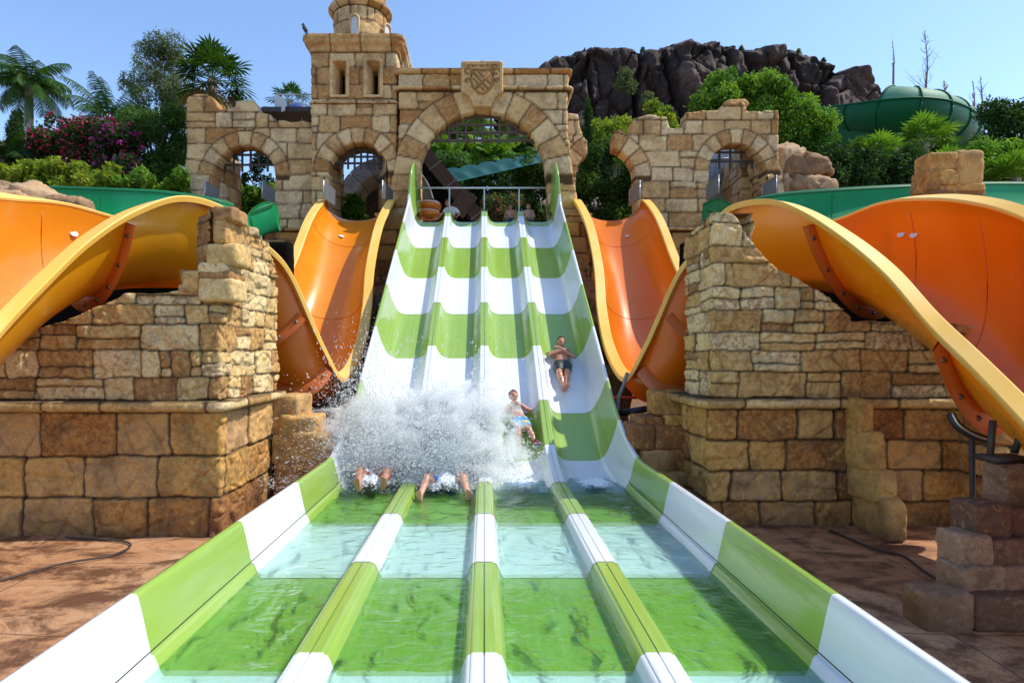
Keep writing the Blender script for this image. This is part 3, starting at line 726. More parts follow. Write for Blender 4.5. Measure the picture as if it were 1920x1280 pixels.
def sticker(root, q, k, j, r_, n=14):
    A, B, dep = q[:, 0:3], q[:, 3:6], q[:, 6]; C = (A + B) / 2; me_ = [c for c in root.children if c.name.startswith('chute')][0].data; p = np.array(me_.vertices[k * 29 + int(j * 28)].co) + root_loc(root)
    nrm = C[k] - p + [0, 0, .3]; nrm /= np.linalg.norm(nrm); a = np.cross(nrm, [0, 0, 1.]); a /= np.linalg.norm(a); b = np.cross(nrm, a); p = p + nrm * .012
    v = [p + r_ * (a * math.cos(t) + b * math.sin(t)) for t in np.linspace(0, 2 * math.pi, n + 1)[:-1]]; v2 = [x + nrm * .012 for x in v]
    MB().add(v + v2, [list(range(n, 2 * n))] + [[i, (i + 1) % n, n + (i + 1) % n, n + i] for i in range(n)]).build('warning_sticker', M['paper'], root, smooth=False)
for k, j in ((98, .91), (100, .91)): sticker(rch, rq, k, j, .055)
for k, j in ((93, .91), (95, .91)): sticker(lch, lq, k, j, .055)
sticker(lch, lq, 14, .62, .10, 4); sticker(rch, rq, 14, .62, .08, 4)
# ------------------------------------------------------------------ green flumes behind the walls
def flume(name, label, rim, width, depth, loc, dirv):
    st = []
    for (px, py, d) in rim:
        A = np.array(W(px, py, d)); B = A + np.array(dirv) * width; st.append(list(A) + list(B) + [depth])
    return chute(name, label, st, [(i + .5, 0) for i in range(1, len(rim) - 1)], loc, [M['flume'], M['flume'], M['flume_rim'], M['flume_rim']], 6, 'green flumes', .1, .08, False)
# front rim sits lower than the far rim so the teal inside shows
def flume2(label, pts, loc):
    st = []
    for (fx, fy, fd, nx, ny, nd) in pts: st.append(W(nx, ny, nd) + W(fx, fy, fd) + [.75])
    return chute('green_flume', label, st, [(i, 0) for i in range(1, len(pts) - 1)], loc, [M['flume'], M['flume'], M['flume_rim'], M['flume_rim']], 6, 'green flumes', .1, .08, False)
flume2('teal green open flume running behind the orange chute on the left', [(-80, 352, 12.8, -80, 400, 11.4), (60, 352, 12.8, 60, 400, 11.4), (190, 356, 12.9, 190, 404, 11.5), (310, 362, 13.1, 310, 410, 11.8), (400, 375, 13.5, 395, 420, 12.2), (438, 386, 13.9, 440, 430, 12.9)], (-8, 12, 4))
flume2('teal green open flume running behind the orange chute on the right', [(1392, 384, 13.9, 1390, 425, 12.7), (1450, 368, 13.4, 1450, 418, 12.2), (1560, 358, 13.0, 1560, 410, 11.8), (1700, 350, 12.8, 1700, 400, 11.4), (1850, 345, 12.8, 1850, 395, 11.3), (2000, 346, 12.8, 2000, 395, 11.3)], (8, 12, 4))
flume2('short green flume end curling up behind the left stone wall', [(520, 384, 18.6, 512, 382, 17.4), (495, 381, 17.6, 470, 400, 16.6), (470, 398, 16.6, 458, 430, 15.8), (455, 425, 15.8, 452, 465, 15.0)], (-6, 17, 4))
flume2('short green flume end curling up behind the right stone wall', [(1318, 384, 18.4, 1326, 392, 17.4), (1345, 374, 17.6, 1352, 400, 16.6), (1368, 384, 16.6, 1376, 412, 15.8), (1392, 400, 15.8, 1396, 440, 15.0)], (7, 17, 4))

# ------------------------------------------------------------------ foreground walls
def pxb(x0, y0, x1, y1, d, dep):
    a = P(x0, y0, d); b = P(x1, y1, d); return (((a[0] + b[0]) / 2, d + dep / 2, (a[2] + b[2]) / 2), (abs(b[0] - a[0]) * 1.03, dep, abs(a[2] - b[2]) * 1.04))

YL = 7.71; XL = -3.31
lw = thing('stone_wall', 'tall broken stone wall left of the racing slide carrying the left orange chute', 'wall', (-5.5, YL, 0), 'ruined stone walls flanking the slide')
ux = -9.6
mb = MB(); masonry(mb, [(ux, YL), (XL, YL), (XL, 9.65)], -.05, 1.56, .019, (.48, .56), (.62, 1.02), 11, .0, .03, .05, .028, thick=.5, ux=ux, off=.015, warp=.03, cr=.05)
mb.build('plinth', M['plinth'], lw)
def cornice(u, z, z0=1.55, z1=1.70, o=.09):
    t = (z - z0) / (z1 - z0); return o * sstep(0, .35, t) * (1 - .25 * sstep(.8, 1, t)) + .02
mb = MB(); masonry(mb, [(ux, YL), (XL, YL), (XL, 9.95)], 1.55, 1.70, .02, (.15, .151), (.7, 1.4), 12, 0, .03, .02, .012, thick=.45, ux=ux, prof=cornice, cr=.04)
mb.build('ledge', M['ashlar'], lw)
ztl = poly([(ux, 2.4), (-7.0, 2.5)] + [(P(a, b, YL)[0], P(a, b, YL)[2]) for a, b in ((75, 615), (150, 590), (235, 552), (334, 547), (337, 508), (368, 506), (371, 487), (398, 487), (401, 460), (404, 452))] + [(XL - .02, 3.72), (XL + .0, 4.1)])
ztl_s = poly([(YL, 4.12), (8.1, 4.13), (8.14, 4.2), (8.5, 4.19), (8.53, 4.1), (9.0, 4.12), (9.03, 4.04), (9.5, 4.02), (9.53, 3.78), (9.84, 3.72), (9.9, 3.6)])
def sdf_l(x, y, z):
    fr_ = np.where(y < YL + .05, np.where(x > P(399, 0, YL)[0], 4.1, ztl(x)), ztl_s(y))
    return fr_ + .025 * vnoise(x * 6, y * 6, 0, 3) - z
mb = MB(); masonry(mb, [(ux, YL + .02), (XL - .02, YL + .02), (XL - .02, 9.84)], 1.70, 4.3, .018, (.22, .36), (.35, .95), 23, .38, .022, .034, .034, sdf_l, thick=.55, sthick=.16, ux=ux, off=.022, warp=.035, cr=.04)
mb.build('upper_wall', M['ashlar'], lw)
mb = MB()
for i, (a_, b_, c_, e_) in enumerate(((398, 386, 438, 412), (399, 410, 425, 455), (385, 455, 445, 496), (337, 507, 372, 548), (369, 520, 436, 563), (368, 492, 425, 512), (372, 506, 432, 522))):
    cc_, ss_ = pxb(a_, b_, c_, e_, 7.66, .5); block(mb, cc_, ss_, 300 + i, 0, 12, 8, .06)
mb.build('cap_stones', M['ashlar'], lw)
mb = MB(); mb.box((-6.4, YL + 1.6, 1.3), (5.6, 1.9, 2.6)); mb.build('shade_core', M['deep'], lw)  # near-black filling paints the shaded inside of the left wall

mb = MB(); masonry(mb, [(-9.6, 11.3), (-3.6, 11.3)], 0, 4.35, .08, (.4, .5), (.5, 1), 91, thick=.3, ux=-9.6); single(mb, 'shade_wall', M['deep'], 'added near-black wall painting the shade under the left orange chute', 'wall', (-6, 11.3, 0))  # wall added behind the gap, its black colour stands in for shade
YR = 8.19; XR = 3.06
rw = thing('stone_wall', 'tall broken stone wall right of the racing slide with an end face towards the lanes', 'wall', (5.5, YR, 0), 'ruined stone walls flanking the slide')
rp = [(XR - .06, 9.3), (XR - .06, YR), (6.28, YR), (6.28, YR - .55), (9.6, YR - .55)]
mb = MB(); masonry(mb, rp, -.05, 1.56, .019, (.36, .44), (.45, 1.0), 31, .0, .03, .05, .028, thick=.5, ux=XR - 1.11, off=.02, warp=.03, cr=.05)
mb.build('plinth', M['plinth'], rw)
mb = MB(); masonry(mb, [(XR - .12, 9.5), (XR - .12, YR), (7.9, YR)], 1.55, 1.70, .02, (.15, .151), (.7, 1.4), 32, 0, .03, .02, .012, thick=.45, prof=cornice, cr=.04)
mb.build('ledge', M['ashlar'], rw)
ztr = poly([(XR, 4.2)] + [(P(a, b, YR)[0], P(a, b, YR)[2]) for a, b in ((1370, 397), (1384, 410), (1400, 442), (1440, 492), (1500, 522), (1560, 560), (1600, 600), (1850, 610), (1900, 560))])
ztr_s = poly([(YR, 4.2), (8.5, 4.17), (8.53, 4.1), (8.9, 4.12), (9.3, 4.08), (9.5, 3.9)])
def sdf_r(x, y, z):
    return np.where(y > YR + .03, ztr_s(y), ztr(x)) + .02 * vnoise(x * 6, y * 6, 0, 4) - z
mb = MB(); masonry(mb, [(XR, 9.36), (XR, YR), (8.6, YR)], 1.70, 4.3, .018, (.20, .36), (.35, .95), 37, .38, .022, .034, .034, sdf_r, thick=.55, ux=XR - 1.17, off=.022, warp=.035, cr=.04)
mb.build('upper_wall', M['ashlar'], rw)
mb = MB(); masonry(mb, [(3.7, 11.3), (9.6, 11.3)], 0, 4.35, .08, (.4, .5), (.5, 1), 92, thick=.3, ux=3.7); single(mb, 'shade_wall', M['deep'], 'added near-black wall painting the shade under the right orange chute', 'wall', (6, 11.3, 0))  # added like the left one, shade painted as near-black
mb = MB(); mb.box((6.0, YR + 1.6, 1.3), (4.8, 1.9, 2.6)); mb.build('shade_core', M['deep'], rw)  # black filling, shade of the right wall's inside put into its colour

# stepped ruin stubs beside the pool edge, buttress of stacked stones, chute pillar
def stack(name, label, cat, blocks, loc, mt, group=None, sup=6, rough=.035, rz=.0):
    mb = MB()
    for i, (c, s) in enumerate(blocks): block(mb, c, s, 50 + i * 7 + int(abs(loc[0]) * 10), rz + (i % 3 - 1) * .04, 20, sup + 3, rough, facet=.10)
    return single(mb, name, mt, label, cat, loc, group)
def pxs(x0, y0, x1, y1, d, dep):
    xa_ = P(x0, 0, d + dep)[0]; xb_ = P(x1, 0, d)[0]; za_, zb_ = P(0, y0, d)[2], P(0, y1, d)[2]
    return (((xa_ + xb_) / 2, d + dep / 2, (za_ + zb_) / 2), (abs(xb_ - xa_) * 1.03, dep, abs(za_ - zb_) * 1.06))
stack('ruin_stub', 'low stepped ruin of rounded stones between left wall and splash', 'ruin', [pxb(508, 742, 562, 785, 9.6, .7), pxb(508, 782, 545, 815, 9.58, .7), pxb(520, 780, 592, 822, 9.5, .7), pxb(508, 815, 566, 872, 9.5, .8), pxb(545, 812, 618, 870, 9.45, .8), pxb(508, 868, 570, 960, 9.4, .9), pxb(566, 866, 622, 960, 9.4, .9)], (-3, 9.7, 0), M['plinth'], 'low ruins at the slide foot')
stack('ruin_stub', 'low stepped ruin of square stones between racing slide and right wall', 'ruin', [pxb(1232, 736, 1296, 780, 9.5, .7), pxb(1200, 782, 1248, 800, 9.4, .7), pxb(1246, 778, 1296, 800, 9.4, .7), pxb(1186, 798, 1232, 845, 9.3, .8), pxb(1229, 798, 1296, 845, 9.3, .8), pxb(1200, 843, 1260, 885, 9.3, .8), pxb(1256, 843, 1300, 885, 9.3, .8), pxb(1215, 883, 1310, 945, 9.3, .9)], (2.9, 9.5, 0), M['plinth'], 'low ruins at the slide foot')
stack('stone_buttress', 'stepped buttress of four worn blocks leaning against the right wall', 'buttress', [pxs(1578, 750, 1640, 812, 7.85, .42), pxs(1580, 812, 1662, 884, 7.7, .55), pxs(1584, 884, 1681, 944, 7.6, .65), pxs(1590, 940, 1706, 1018, 7.42, .85)], (4.85, 7.8, 0), M['plinth'])
stack('chute_pillar', 'ragged pillar of dark reddish blocks under the right orange chute', 'pillar', [pxs(1838, 880, 1990, 958, 5.55, 0.32), pxs(1776, 948, 1902, 1018, 5.35, 0.32), pxb(1898, 955, 2020, 1018, 5.4, 0.32), pxs(1752, 1006, 1866, 1070, 5.25, 0.32), pxb(1862, 1014, 2040, 1070, 5.28, 0.32), pxs(1750, 1064, 1890, 1124, 5.2, 0.32), pxb(1886, 1066, 2050, 1124, 5.2, 0.32), pxs(1690, 1116, 1832, 1188, 5.06, 0.32), pxb(1829, 1120, 1960, 1186, 5.06, 0.32), pxb(1956, 1120, 2090, 1186, 5.06, 0.32)], (4.3, 5.5, 0), M['pinkstone'], sup=6.5)
# support bracket on that pillar
br = thing('chute_support', 'dark steel cradle between the ragged pillar and the right orange chute', 'support', (4.6, 5.8, 1.3))
zb_ = P(0, 880, 5.6)[2]
MB().box((4.95, 5.85, zb_ + .06), (.34, .24, .06)).build('base_plate', M['iron'], br)
MB().tube([(4.80, 5.82, zb_ + .1), (4.86, 5.86, zb_ + .42)], .03, 8).build('strut', M['iron'], br)
MB().tube([(5.1, 5.9, zb_ + .1), (5.2, 5.9, zb_ + .42)], .03, 8).build('strut', M['iron'], br)
c_ = [P(1782, 775, 6.5), P(1795, 797, 6.45), P(1822, 815, 6.4), P(1855, 826, 6.35)]
cr_ = thing('chute_cradle', 'curved black rubber pad under the flange of the right orange chute', 'support', c_[1])
mbx = MB(); mbx.tube(catmull(c_, 5), .045, 8); mbx.build('pad', M['black'], cr_)
MB().tube([np.array(p) + np.array([-.02, -.05, .01]) for p in catmull(c_, 5)], .012, 6).build('clamp', M['metal'], cr_)
MB().tube([c_[2], (c_[2][0] + .1, c_[2][1] + .1, .02)], .028, 8).build('leg', M['iron'], cr_)
# stump behind the right chute, boulders on the left
stack('stone_stump', 'square stump of large blocks rising behind the right orange chute rim', 'ruin', [pxs(1712, 285, 1800, 318, 10.3, 0.45), pxb(1796, 281, 1848, 345, 10.3, 0.45), pxs(1706, 316, 1765, 356, 10.28, 0.45), pxb(1762, 317, 1799, 346, 10.28, 0.45), pxs(1708, 353, 1850, 396, 10.3, 0.45), pxs(1710, 392, 1850, 700, 10.35, 0.45), pxb(1762, 343, 1850, 358, 10.3, 0.45)], (7.7, 10.8, 0), M['plinth'], sup=5, rough=.03)
def boulder(label, px0, py0, px1, py1, d, dep, seed, mt='boulder', group=None, rz=.2, sup=3.0, rough=.12, facet=.3, n=16):
    c, s = pxb(px0, py0, px1, py1, d, dep); mb = MB(); block(mb, c, s, seed, rz, n, sup, rough, facet=facet)
    return single(mb, 'boulder', M[mt], label, 'boulder', c, group)
boulder('rounded tan boulder at the far left edge above the orange chute', -60, 336, 66, 392, 10.9, 1.2, 3)
boulder('lower tan boulder in front of the larger one at the left edge', -60, 352, 38, 400, 10.7, .8, 4)
boulder('small flat boulder lying beside the teal flume on the left', 72, 362, 142, 398, 11.0, .8, 5)
boulder('big smooth brown boulder leaning on the right end of the castle wall', 1448, 258, 1532, 400, 19.8, 2.2, 6, rough=.14, sup=4)
boulder('overhanging brown boulder lobe at the right of the castle wall', 1486, 284, 1572, 334, 19.4, 1.4, 8, rz=.1)
boulder('low brown boulder below the overhang right of the castle wall', 1500, 318, 1574, 372, 19.1, 1.6, 9)
for i, (a, b, c, d_, dd) in enumerate(((680, 545, 712, 620, 15.6), (664, 610, 700, 700, 14.8), (640, 690, 690, 770, 13.4), (1112, 600, 1150, 700, 15.0), (1130, 690, 1180, 780, 13.4), (585, 735, 650, 840, 11.6))):
    boulder(['dark jagged rock beside the upper part of the racing slide on its left', 'dark jagged rock beside the middle of the racing slide on its left', 'dark jagged rock between left orange chute and racing slide foot', 'dark rock beside the racing slide between it and the right orange chute', 'low dark rock at the foot of the right orange chute', 'lowest dark rock behind the splash at the left'][i], a, b, c, d_, dd, 1.2, 20 + i, 'darkrock', 'dark rocks beside the racing slide')
# cables and pipes
mb = MB(); mb.tube(catmull([(-5.0, 5.9, .02), (-4.6, 6.6, .025), (-4.2, 6.95, .02), (-4.3, 7.4, .02), (-5.2, 7.62, .02)], 8), .012, 6); single(mb, 'cable', M['hose_dark'], 'thin brown cable lying on the ground before the left wall', 'cable', (-4.5, 6.9, 0))
mb = MB(); mb.tube(catmull([(4.45, 7.9, .02), (4.55, 7.2, .02), (4.7, 6.9, .025), (4.6, 6.4, .02), (4.5, 5.7, .02)], 8), .015, 6); single(mb, 'cable', M['hose_dark'], 'thin dark cable lying on the ground before the right wall', 'cable', (4.6, 6.9, 0))
mb = MB(); mb.tube(catmull([W(1176, 700, 11.3), W(1168, 725, 11.1), W(1160, 745, 11.0), W(1158, 775, 10.9)], 6), .035, 10); single(mb, 'water_pipe', M['hose'], 'curved grey pipe standing right of the racing slide', 'pipe', W(1158, 775, 10.9))
mb = MB(); mb.tube([W(1158, 775, 10.9), W(1240, 762, 10.9)], .06, 12); single(mb, 'water_pipe', M['black'], 'thick dark pipe lying under the right orange chute', 'pipe', W(1200, 768, 10.9))
mb = MB(); mb.tube([W(1142, 745, 12.4), W(1235, 745, 12.4)], .03, 8); single(mb, 'red_pipe', M['redpipe'], 'thin red pipe crossing behind the foot of the right orange chute', 'pipe', W(1190, 745, 12.4))
mb = MB(); mb.tube([W(575, 762, 11.9), W(650, 760, 11.9)], .03, 8); single(mb, 'red_pipe', M['redpipe'], 'thin red pipe behind the splash below the left orange chute', 'pipe', W(610, 762, 11.9))
mb = MB(); mb.tube([W(560, 778, 10.4), W(640, 770, 10.4)], .07, 12); single(mb, 'water_pipe', M['hose'], 'thick grey pipe behind the splash at the left', 'pipe', W(600, 775, 10.4))
# ------------------------------------------------------------------ castle
DW = 19.6
def bars(root, x0, x1, z0, z1, y, nx, nz, inside, r=.03, mt='iron', name='portcullis', spike=.0):
    mb = MB()
    for i in range(nx):
        x = x0 + (x1 - x0) * (i + .5) / nx; zz = np.linspace(z0, z1, 60); k = inside(np.full(60, x), zz)
        if k.any(): mb.box((x, y, (zz[k].min() - spike + zz[k].max()) / 2), (2 * r, 2 * r, zz[k].max() - zz[k].min() + spike))
    for j in range(nz):
        z = z0 + (z1 - z0) * (j + .5) / nz; xx = np.linspace(x0, x1, 80); k = inside(xx, np.full(80, z))
        if k.any(): mb.box(((xx[k].min() + xx[k].max()) / 2, y - .01, z), (xx[k].max() - xx[k].min(), 2 * r, 2 * r))
    return mb.build(name, M[mt], root, smooth=False)
CK = dict(jw=.045, jd=.032, rough=.016, off=.016, warp=.035, cr=.06)
# left ruined wall
cl = thing('castle_wall', 'ruined castle wall with one arch and a broken top at the left of the tower', 'castle', (-7.5, DW, 4.5), 'parts of the castle ruin')
tl = poly(pxl([(350, 184), (353, 178), (388, 177), (400, 184), (408, 198), (413, 204), (440, 203), (445, 190), (472, 188), (482, 200), (490, 212), (508, 216), (512, 226), (545, 228), (590, 228)], DW))
xa, za = P(459, 329, DW)[0], P(0, 329, DW)[2]; ra = 57 / F * DW
f_l = lambda x, y, z: np.minimum(tl(x) + .03 * vnoise(x * 5, 0, 0, 2) - z, arch_sdf(x, z, xa, za, ra, .0, 3))
x0 = P(350, 0, DW)[0]
mb = MB(); masonry(mb, [(x0, DW), (-5.3, DW)], 0, 11, .05, (.42, .56), (.5, 1.1), 41, .12, sdf=f_l, arches=[(xa, za, ra, ra + .46, 9)], thick=.6, ux=x0, xw=lambda X, Z: X - .16 * np.clip(8.6 - Z, 0, 2.3) * (X < x0 + 1), **CK)
mb.build('wall', M['castle'], cl)
bars(cl, xa - ra, xa + ra, za, za + ra, DW + .5, 7, 3, lambda x, z: (np.hypot(x - xa, z - za) < ra) & (z > za + .25))
mb = MB(); masonry(mb, [(-9.4, 20.3), (-8.66, 20.3), (-8.60, 21.7)], 4.5, 9.0, .06, (.42, .54), (.5, .9), 167, 0, thick=.4, ux=-9.4, **CK); mb.build('jamb_wall', M['castle'], cl)
# tower
DT = 19.1; xt0, xt1 = P(583, 0, DT)[0], P(744, 0, DT)[0]
tw = thing('castle_tower', 'square castle tower with two slit windows, an arch below and a round turret on top', 'castle', (-4.1, DT, 4.5), 'parts of the castle ruin')
xa2, za2 = P(671, 322, DT)[0], P(0, 322, DT)[2]; ra2 = 56 / F * DT
sl = [(P(637, 0, DT)[0], P(0, 147, DT)[2]), (P(700, 0, DT)[0], P(0, 147, DT)[2])]
def f_t(x, y, z):
    fr_ = y < DT + .1
    s = arch_sdf(x, z, xa2, za2, ra2, 0, 3)
    for (sx, sz) in sl: s = np.minimum(s, np.maximum(np.abs(x - sx) - .22, np.abs(z - sz) - .53))
    return np.where(fr_, s, 5.)
zt1 = P(0, 98, DT)[2]
mb = MB(); masonry(mb, [(xt0, 22), (xt0, DT), (xt1, DT), (xt1, 22.2)], 0, zt1, .05, (.40, .54), (.5, 1.0), 43, .1, sdf=f_t, arches=[(xa2, za2, ra2, ra2 + .46, 9)], thick=1.1, sthick=.35, ux=xt0 - (22 - DT), **CK)
mb.build('wall', M['castle'], tw)
bars(tw, xa2 - ra2, xa2 + ra2, za2 + .1, za2 + ra2, DT + .5, 9, 4, lambda x, z: (np.hypot(x - xa2, z - za2) < ra2) & (z > za2 + .3), spike=.08)
for (sx, sz) in sl:
    wdw = MB(); y0 = DT
    # splayed frame narrowing to a dark slit
    o_ = [(-.22, -.53), (.22, -.53), (.22, .53), (-.22, .53)]; i_ = [(-.085, -.36), (.085, -.36), (.085, .42), (-.085, .42)]
    f_ = [(-.30, -.60), (.30, -.60), (.30, .60), (-.30, .60)]
    R1 = [(sx + a, y0 - .05, sz + b) for a, b in f_]; R0 = [(sx + a, y0 + .02, sz + b) for a, b in f_]; R2 = [(sx + a, y0 - .05, sz + b) for a, b in o_]; R3 = [(sx + a, y0 + .35, sz + b) for a, b in i_]; R4 = [(sx + a, y0 + .8, sz + b) for a, b in i_]
    wdw.grid(np.array([R0, R1, R2, R3, R4]), (.6, 1, .5), close=True)
    w_ = wdw.build('window', M['castle'], tw, smooth=False)
    MB().box((sx, y0 + .85, sz), (.5, .06, 1.1)).build('shade_panel', M['deep'], w_, smooth=False)  # near-black panel paints the shade inside the slit
def ledge(root, path, z0, z1, out, seed, mt='castle', name='ledge', shape='ogee', thick=.4, wr=(.7, 1.3)):
    def pr(u, z):
        t = (z - z0) / (z1 - z0)
        if shape == 'ogee': return out * (.25 * sstep(0, .12, t) + .55 * sstep(.2, .6, t) + .2 * sstep(.72, .8, t))
        return out * np.clip(np.sin(np.clip(t, .04, .96) * math.pi), 0, 1) ** .5
    mb = MB(); masonry(mb, path, z0, z1, .035, (z1 - z0, (z1 - z0) * 1.001), wr, seed, 0, .04, .025, .012, thick=thick, sthick=.3, prof=pr, off=.006, warp=.02, cr=.05)
    return mb.build(name, M[mt], root)
tp = [(xt0, 22), (xt0, DT), (xt1, DT), (xt1, 22.2)]
ledge(tw, tp, zt1 - .02, P(0, 70, DT)[2], .26, 51, name='cornice', thick=1.3)
ledge(tw, tp, P(0, 196, DT)[2], P(0, 190, DT)[2], .08, 52, shape='round')
zr = P(0, 70, DT)[2]
MB().box(((xt0 + xt1) / 2, 20.65, zr - .05), (xt1 - xt0 + .4, 3.4, .08)).build('roof', M['castle'], tw, smooth=False)
# round turret
tc = (P(676, 0, 20.3)[0], 20.3); tr_ = .88
def circ(r, n=40): return [(tc[0] - r * math.sin(2 * math.pi * i / n), tc[1] + r * math.cos(2 * math.pi * i / n)) for i in range(n + 1)]
tur = MB(); masonry(tur, circ(tr_), zr - .1, zr + 1.22, .05, (.40, .46), (.45, .75), 55, 0, ux=0, closed=True, thick=.3, **CK); t_ = tur.build('turret', M['castle'], tw)
tur = MB(); masonry(tur, circ(tr_ + .02), zr + 1.2, zr + 1.42, .04, (.22, .221), (.5, .8), 56, 0, ux=0, closed=True, thick=.3, prof=lambda u, z: .14 * sstep(zr + 1.2, zr + 1.36, z), **CK); tur.build('band', M['castle'], t_)
tur = MB(); masonry(tur, circ(tr_ - .04), zr + 1.4, zr + 2.6, .05, (.40, .46), (.45, .75), 57, 0, ux=0, closed=True, thick=.3, cap=True, **CK); tur.build('upper_drum', M['castle'], t_)
wz = P(0, 52, 19.4)[2]; wx = P(665, 0, 19.4)[0]
for wx_, rot in ((wx, 0), (P(724, 0, 19.9)[0] + .04, .9)):
    th = np.linspace(0, math.pi, 9); a_ = [(-.11, -.28)] + [(.11 * -math.cos(t), .22 + .13 * math.sin(t)) for t in th] + [(.11, -.28)]
    mb = MB(); yy = 19.37 if rot == 0 else 19.95
    ca, sa = math.cos(rot), math.sin(rot)
    mb.add([(wx_ + a * ca, yy + a * sa, wz + b) for a, b in a_] + [(wx_ + a * ca + .0, yy + .2 + a * sa, wz + b) for a, b in a_], [list(range(len(a_)))] + [[i, i + 1, i + 1 + len(a_), i + len(a_)] for i in range(len(a_) - 1)])
    wn = mb.build('window', M['windowpale'], t_, smooth=False)
    fr2 = MB(); pth = [(wx_ + a * 1.25 * ca, yy - .01 + a * 1.25 * sa, wz + b * 1.1) for a, b in a_]; fr2.tube(pth, .045, 6, (.6, 1, .5)); fr2.build('frame', M['castle'], wn)
bd = MB(); b0 = np.array([P(568, 0, DT - .25)[0] + .05, DT - .2, zr + .0])
bird = thing('bird', 'small dark pigeon perched on the left corner of the tower cornice', 'bird', tuple(b0))
p_, f_ = cube_pts(6); p_ = p_ / np.linalg.norm(p_, axis=1)[:, None]
MBb = MB(); q_ = p_ * np.array([.075, .07, .11]); q_[:, 0] += -.35 * q_[:, 2] * 0 ; q_[:, 2] += .15; q_[:, 0] -= (q_[:, 2] - .15) * .4
hd = p_ * .042 + np.array([-.05, 0, .285]); nk = p_ * np.array([.04, .04, .07]) + np.array([-.045, 0, .235])
tl_ = p_ * np.array([.03, .03, .10]) + np.array([.055, 0, .04])
bk = p_ * np.array([.028, .008, .008]) + np.array([-.10, 0, .28])
for part_ in (q_, hd, nk, tl_, bk): MBb.add(part_ + b0, f_)
for s_ in (-.02, .02): MBb.tube([b0 + [0, s_, 0], b0 + [0, s_, .07]], .006, 5)
MBb.build('body', M['bird'], bird)
# gateway with the big arch
DG = 18.95; xg0, xg1 = P(748, 0, DG)[0], P(1065, 0, DG)[0]
gt = thing('castle_gateway', 'large arched castle gateway above the racing slide with a crest over its arch', 'castle', (0, DG, 4.5), 'parts of the castle ruin')
xa3, za3 = P(905, 328, DG)[0], P(0, 328, DG)[2]; ra3 = 120 / F * DG
zg1 = P(0, 172, DG)[2]
f_g = lambda x, y, z: np.where(y < DG + .1, arch_sdf(x, z, xa3, za3, ra3, .12, -5), 5.)
def gx(X, Z): 
    s = np.clip((P(0, 250, DG)[2] - Z), 0, 2.6); t_ = np.clip((np.abs(X + .02) - ra3 - .05) / .6, 0, 1); return X + np.sign(X) * (.155 * s) * t_
mb = MB(); masonry(mb, [(xg0, 20.9), (xg0, DG), (xg1, DG), (xg1, 20.9)], 0, zg1, .05, (.44, .58), (.6, 1.1), 61, .1, sdf=f_g, arches=[(xa3, za3, ra3, ra3 + .72, 13)], thick=.6, sthick=.3, ux=xg0 - (20.9 - DG), xw=gx, **CK)
mb.build('wall', M['castle'], gt)
mb = MB(); masonry(mb, [(-2.75, 19.6), (-2.22, 19.6), (-2.16, 21.4)], 4.5, 8.95, .06, (.42, .54), (.5, .9), 165, 0, thick=.4, ux=-2.75, **CK); mb.build('jamb_wall', M['castle'], gt)
mb = MB(); masonry(mb, [(2.12, 21.0), (2.16, 19.6), (2.75, 19.6)], 4.5, 8.7, .06, (.42, .54), (.5, .9), 166, 0, thick=.4, ux=0, **CK); mb.build('jamb_wall', M['castle'], gt)
gp = [(xg0 - .02, 20.9), (xg0 - .02, DG), (xg1 + .02, DG), (xg1 + .02, 20.9)]
mb = MB(); masonry(mb, gp, zg1, P(0, 138, DG)[2], .05, (.54, .6), (.7, 1.2), 62, 0, thick=1.2, sthick=.3, **CK); mb.build('frieze', M['castle'], gt)
ledge(gt, gp, P(0, 171, DG)[2], P(0, 162, DG)[2], .16, 63, shape='round', thick=.5); ledge(gt, gp, P(0, 140, DG)[2], P(0, 131, DG)[2], .14, 64, thick=1.9)
MB().box(((xg0 + xg1) / 2, 19.95, P(0, 131, DG)[2] - .04), (xg1 - xg0 + .1, 1.8, .06)).build('roof', M['castle'], gt, smooth=False)
bars(gt, xa3 - ra3, xa3 + ra3, P(0, 264, DG)[2], za3 + ra3 + .05, DG + .35, 15, 4, lambda x, z: (np.hypot(x - xa3, z - za3) < ra3 + .02) & (z > P(0, 264, DG)[2]), r=.034, mt='beam')
# crest: shield plaque with a carved emblem
cp = [(P(a, 0, DG)[0], P(0, b, DG)[2]) for a, b in ((865, 124), (869, 121), (939, 121), (943, 124), (943, 178), (928, 188), (922, 198), (921, 206), (888, 206), (886, 198), (880, 188), (865, 178))]
cc = np.array(cp).mean(0); mb = MB()
ringz = [[(x, DG + .05, z) for x, z in cp], [(x, DG - .22, z) for x, z in cp], [(cc[0] + (x - cc[0]) * .96, DG - .26, cc[1] + (z - cc[1]) * .96) for x, z in cp], [(cc[0] + (x - cc[0]) * .86, DG - .26, cc[1] + (z - cc[1]) * .86) for x, z in cp], [(cc[0] + (x - cc[0]) * .82, DG - .225, cc[1] + (z - cc[1]) * .82) for x, z in cp]]
mb.grid(np.array(ringz), (.45, 1, .5), close=True); k = len(cp); mb.add(ringz[-1], [list(range(k))], (.45, 1, .5))
cst = mb.build('crest', M['castle'], gt, smooth=False)
ex, ez = P(904, 157, DG)[0], P(0, 157, DG)[2]; ye = DG - .235
em = MB(); sh = [(-.27, .24), (-.2, .27), (0, .25), (.2, .27), (.27, .24), (.27, 0), (.24, -.14), (.14, -.27), (0, -.34), (-.14, -.27), (-.24, -.14), (-.27, 0), (-.27, .24)]
em.tube(catmull([(ex + a, ye, ez + b) for a, b in sh], 3), .03, 6, (.4, 1, .5))
em.tube([(ex - .22, ye, ez + .2), (ex + .16, ye, ez - .22)], .028, 6, (.4, 1, .5)); em.tube([(ex + .22, ye, ez + .2), (ex - .16, ye, ez - .22)], .028, 6, (.4, 1, .5))
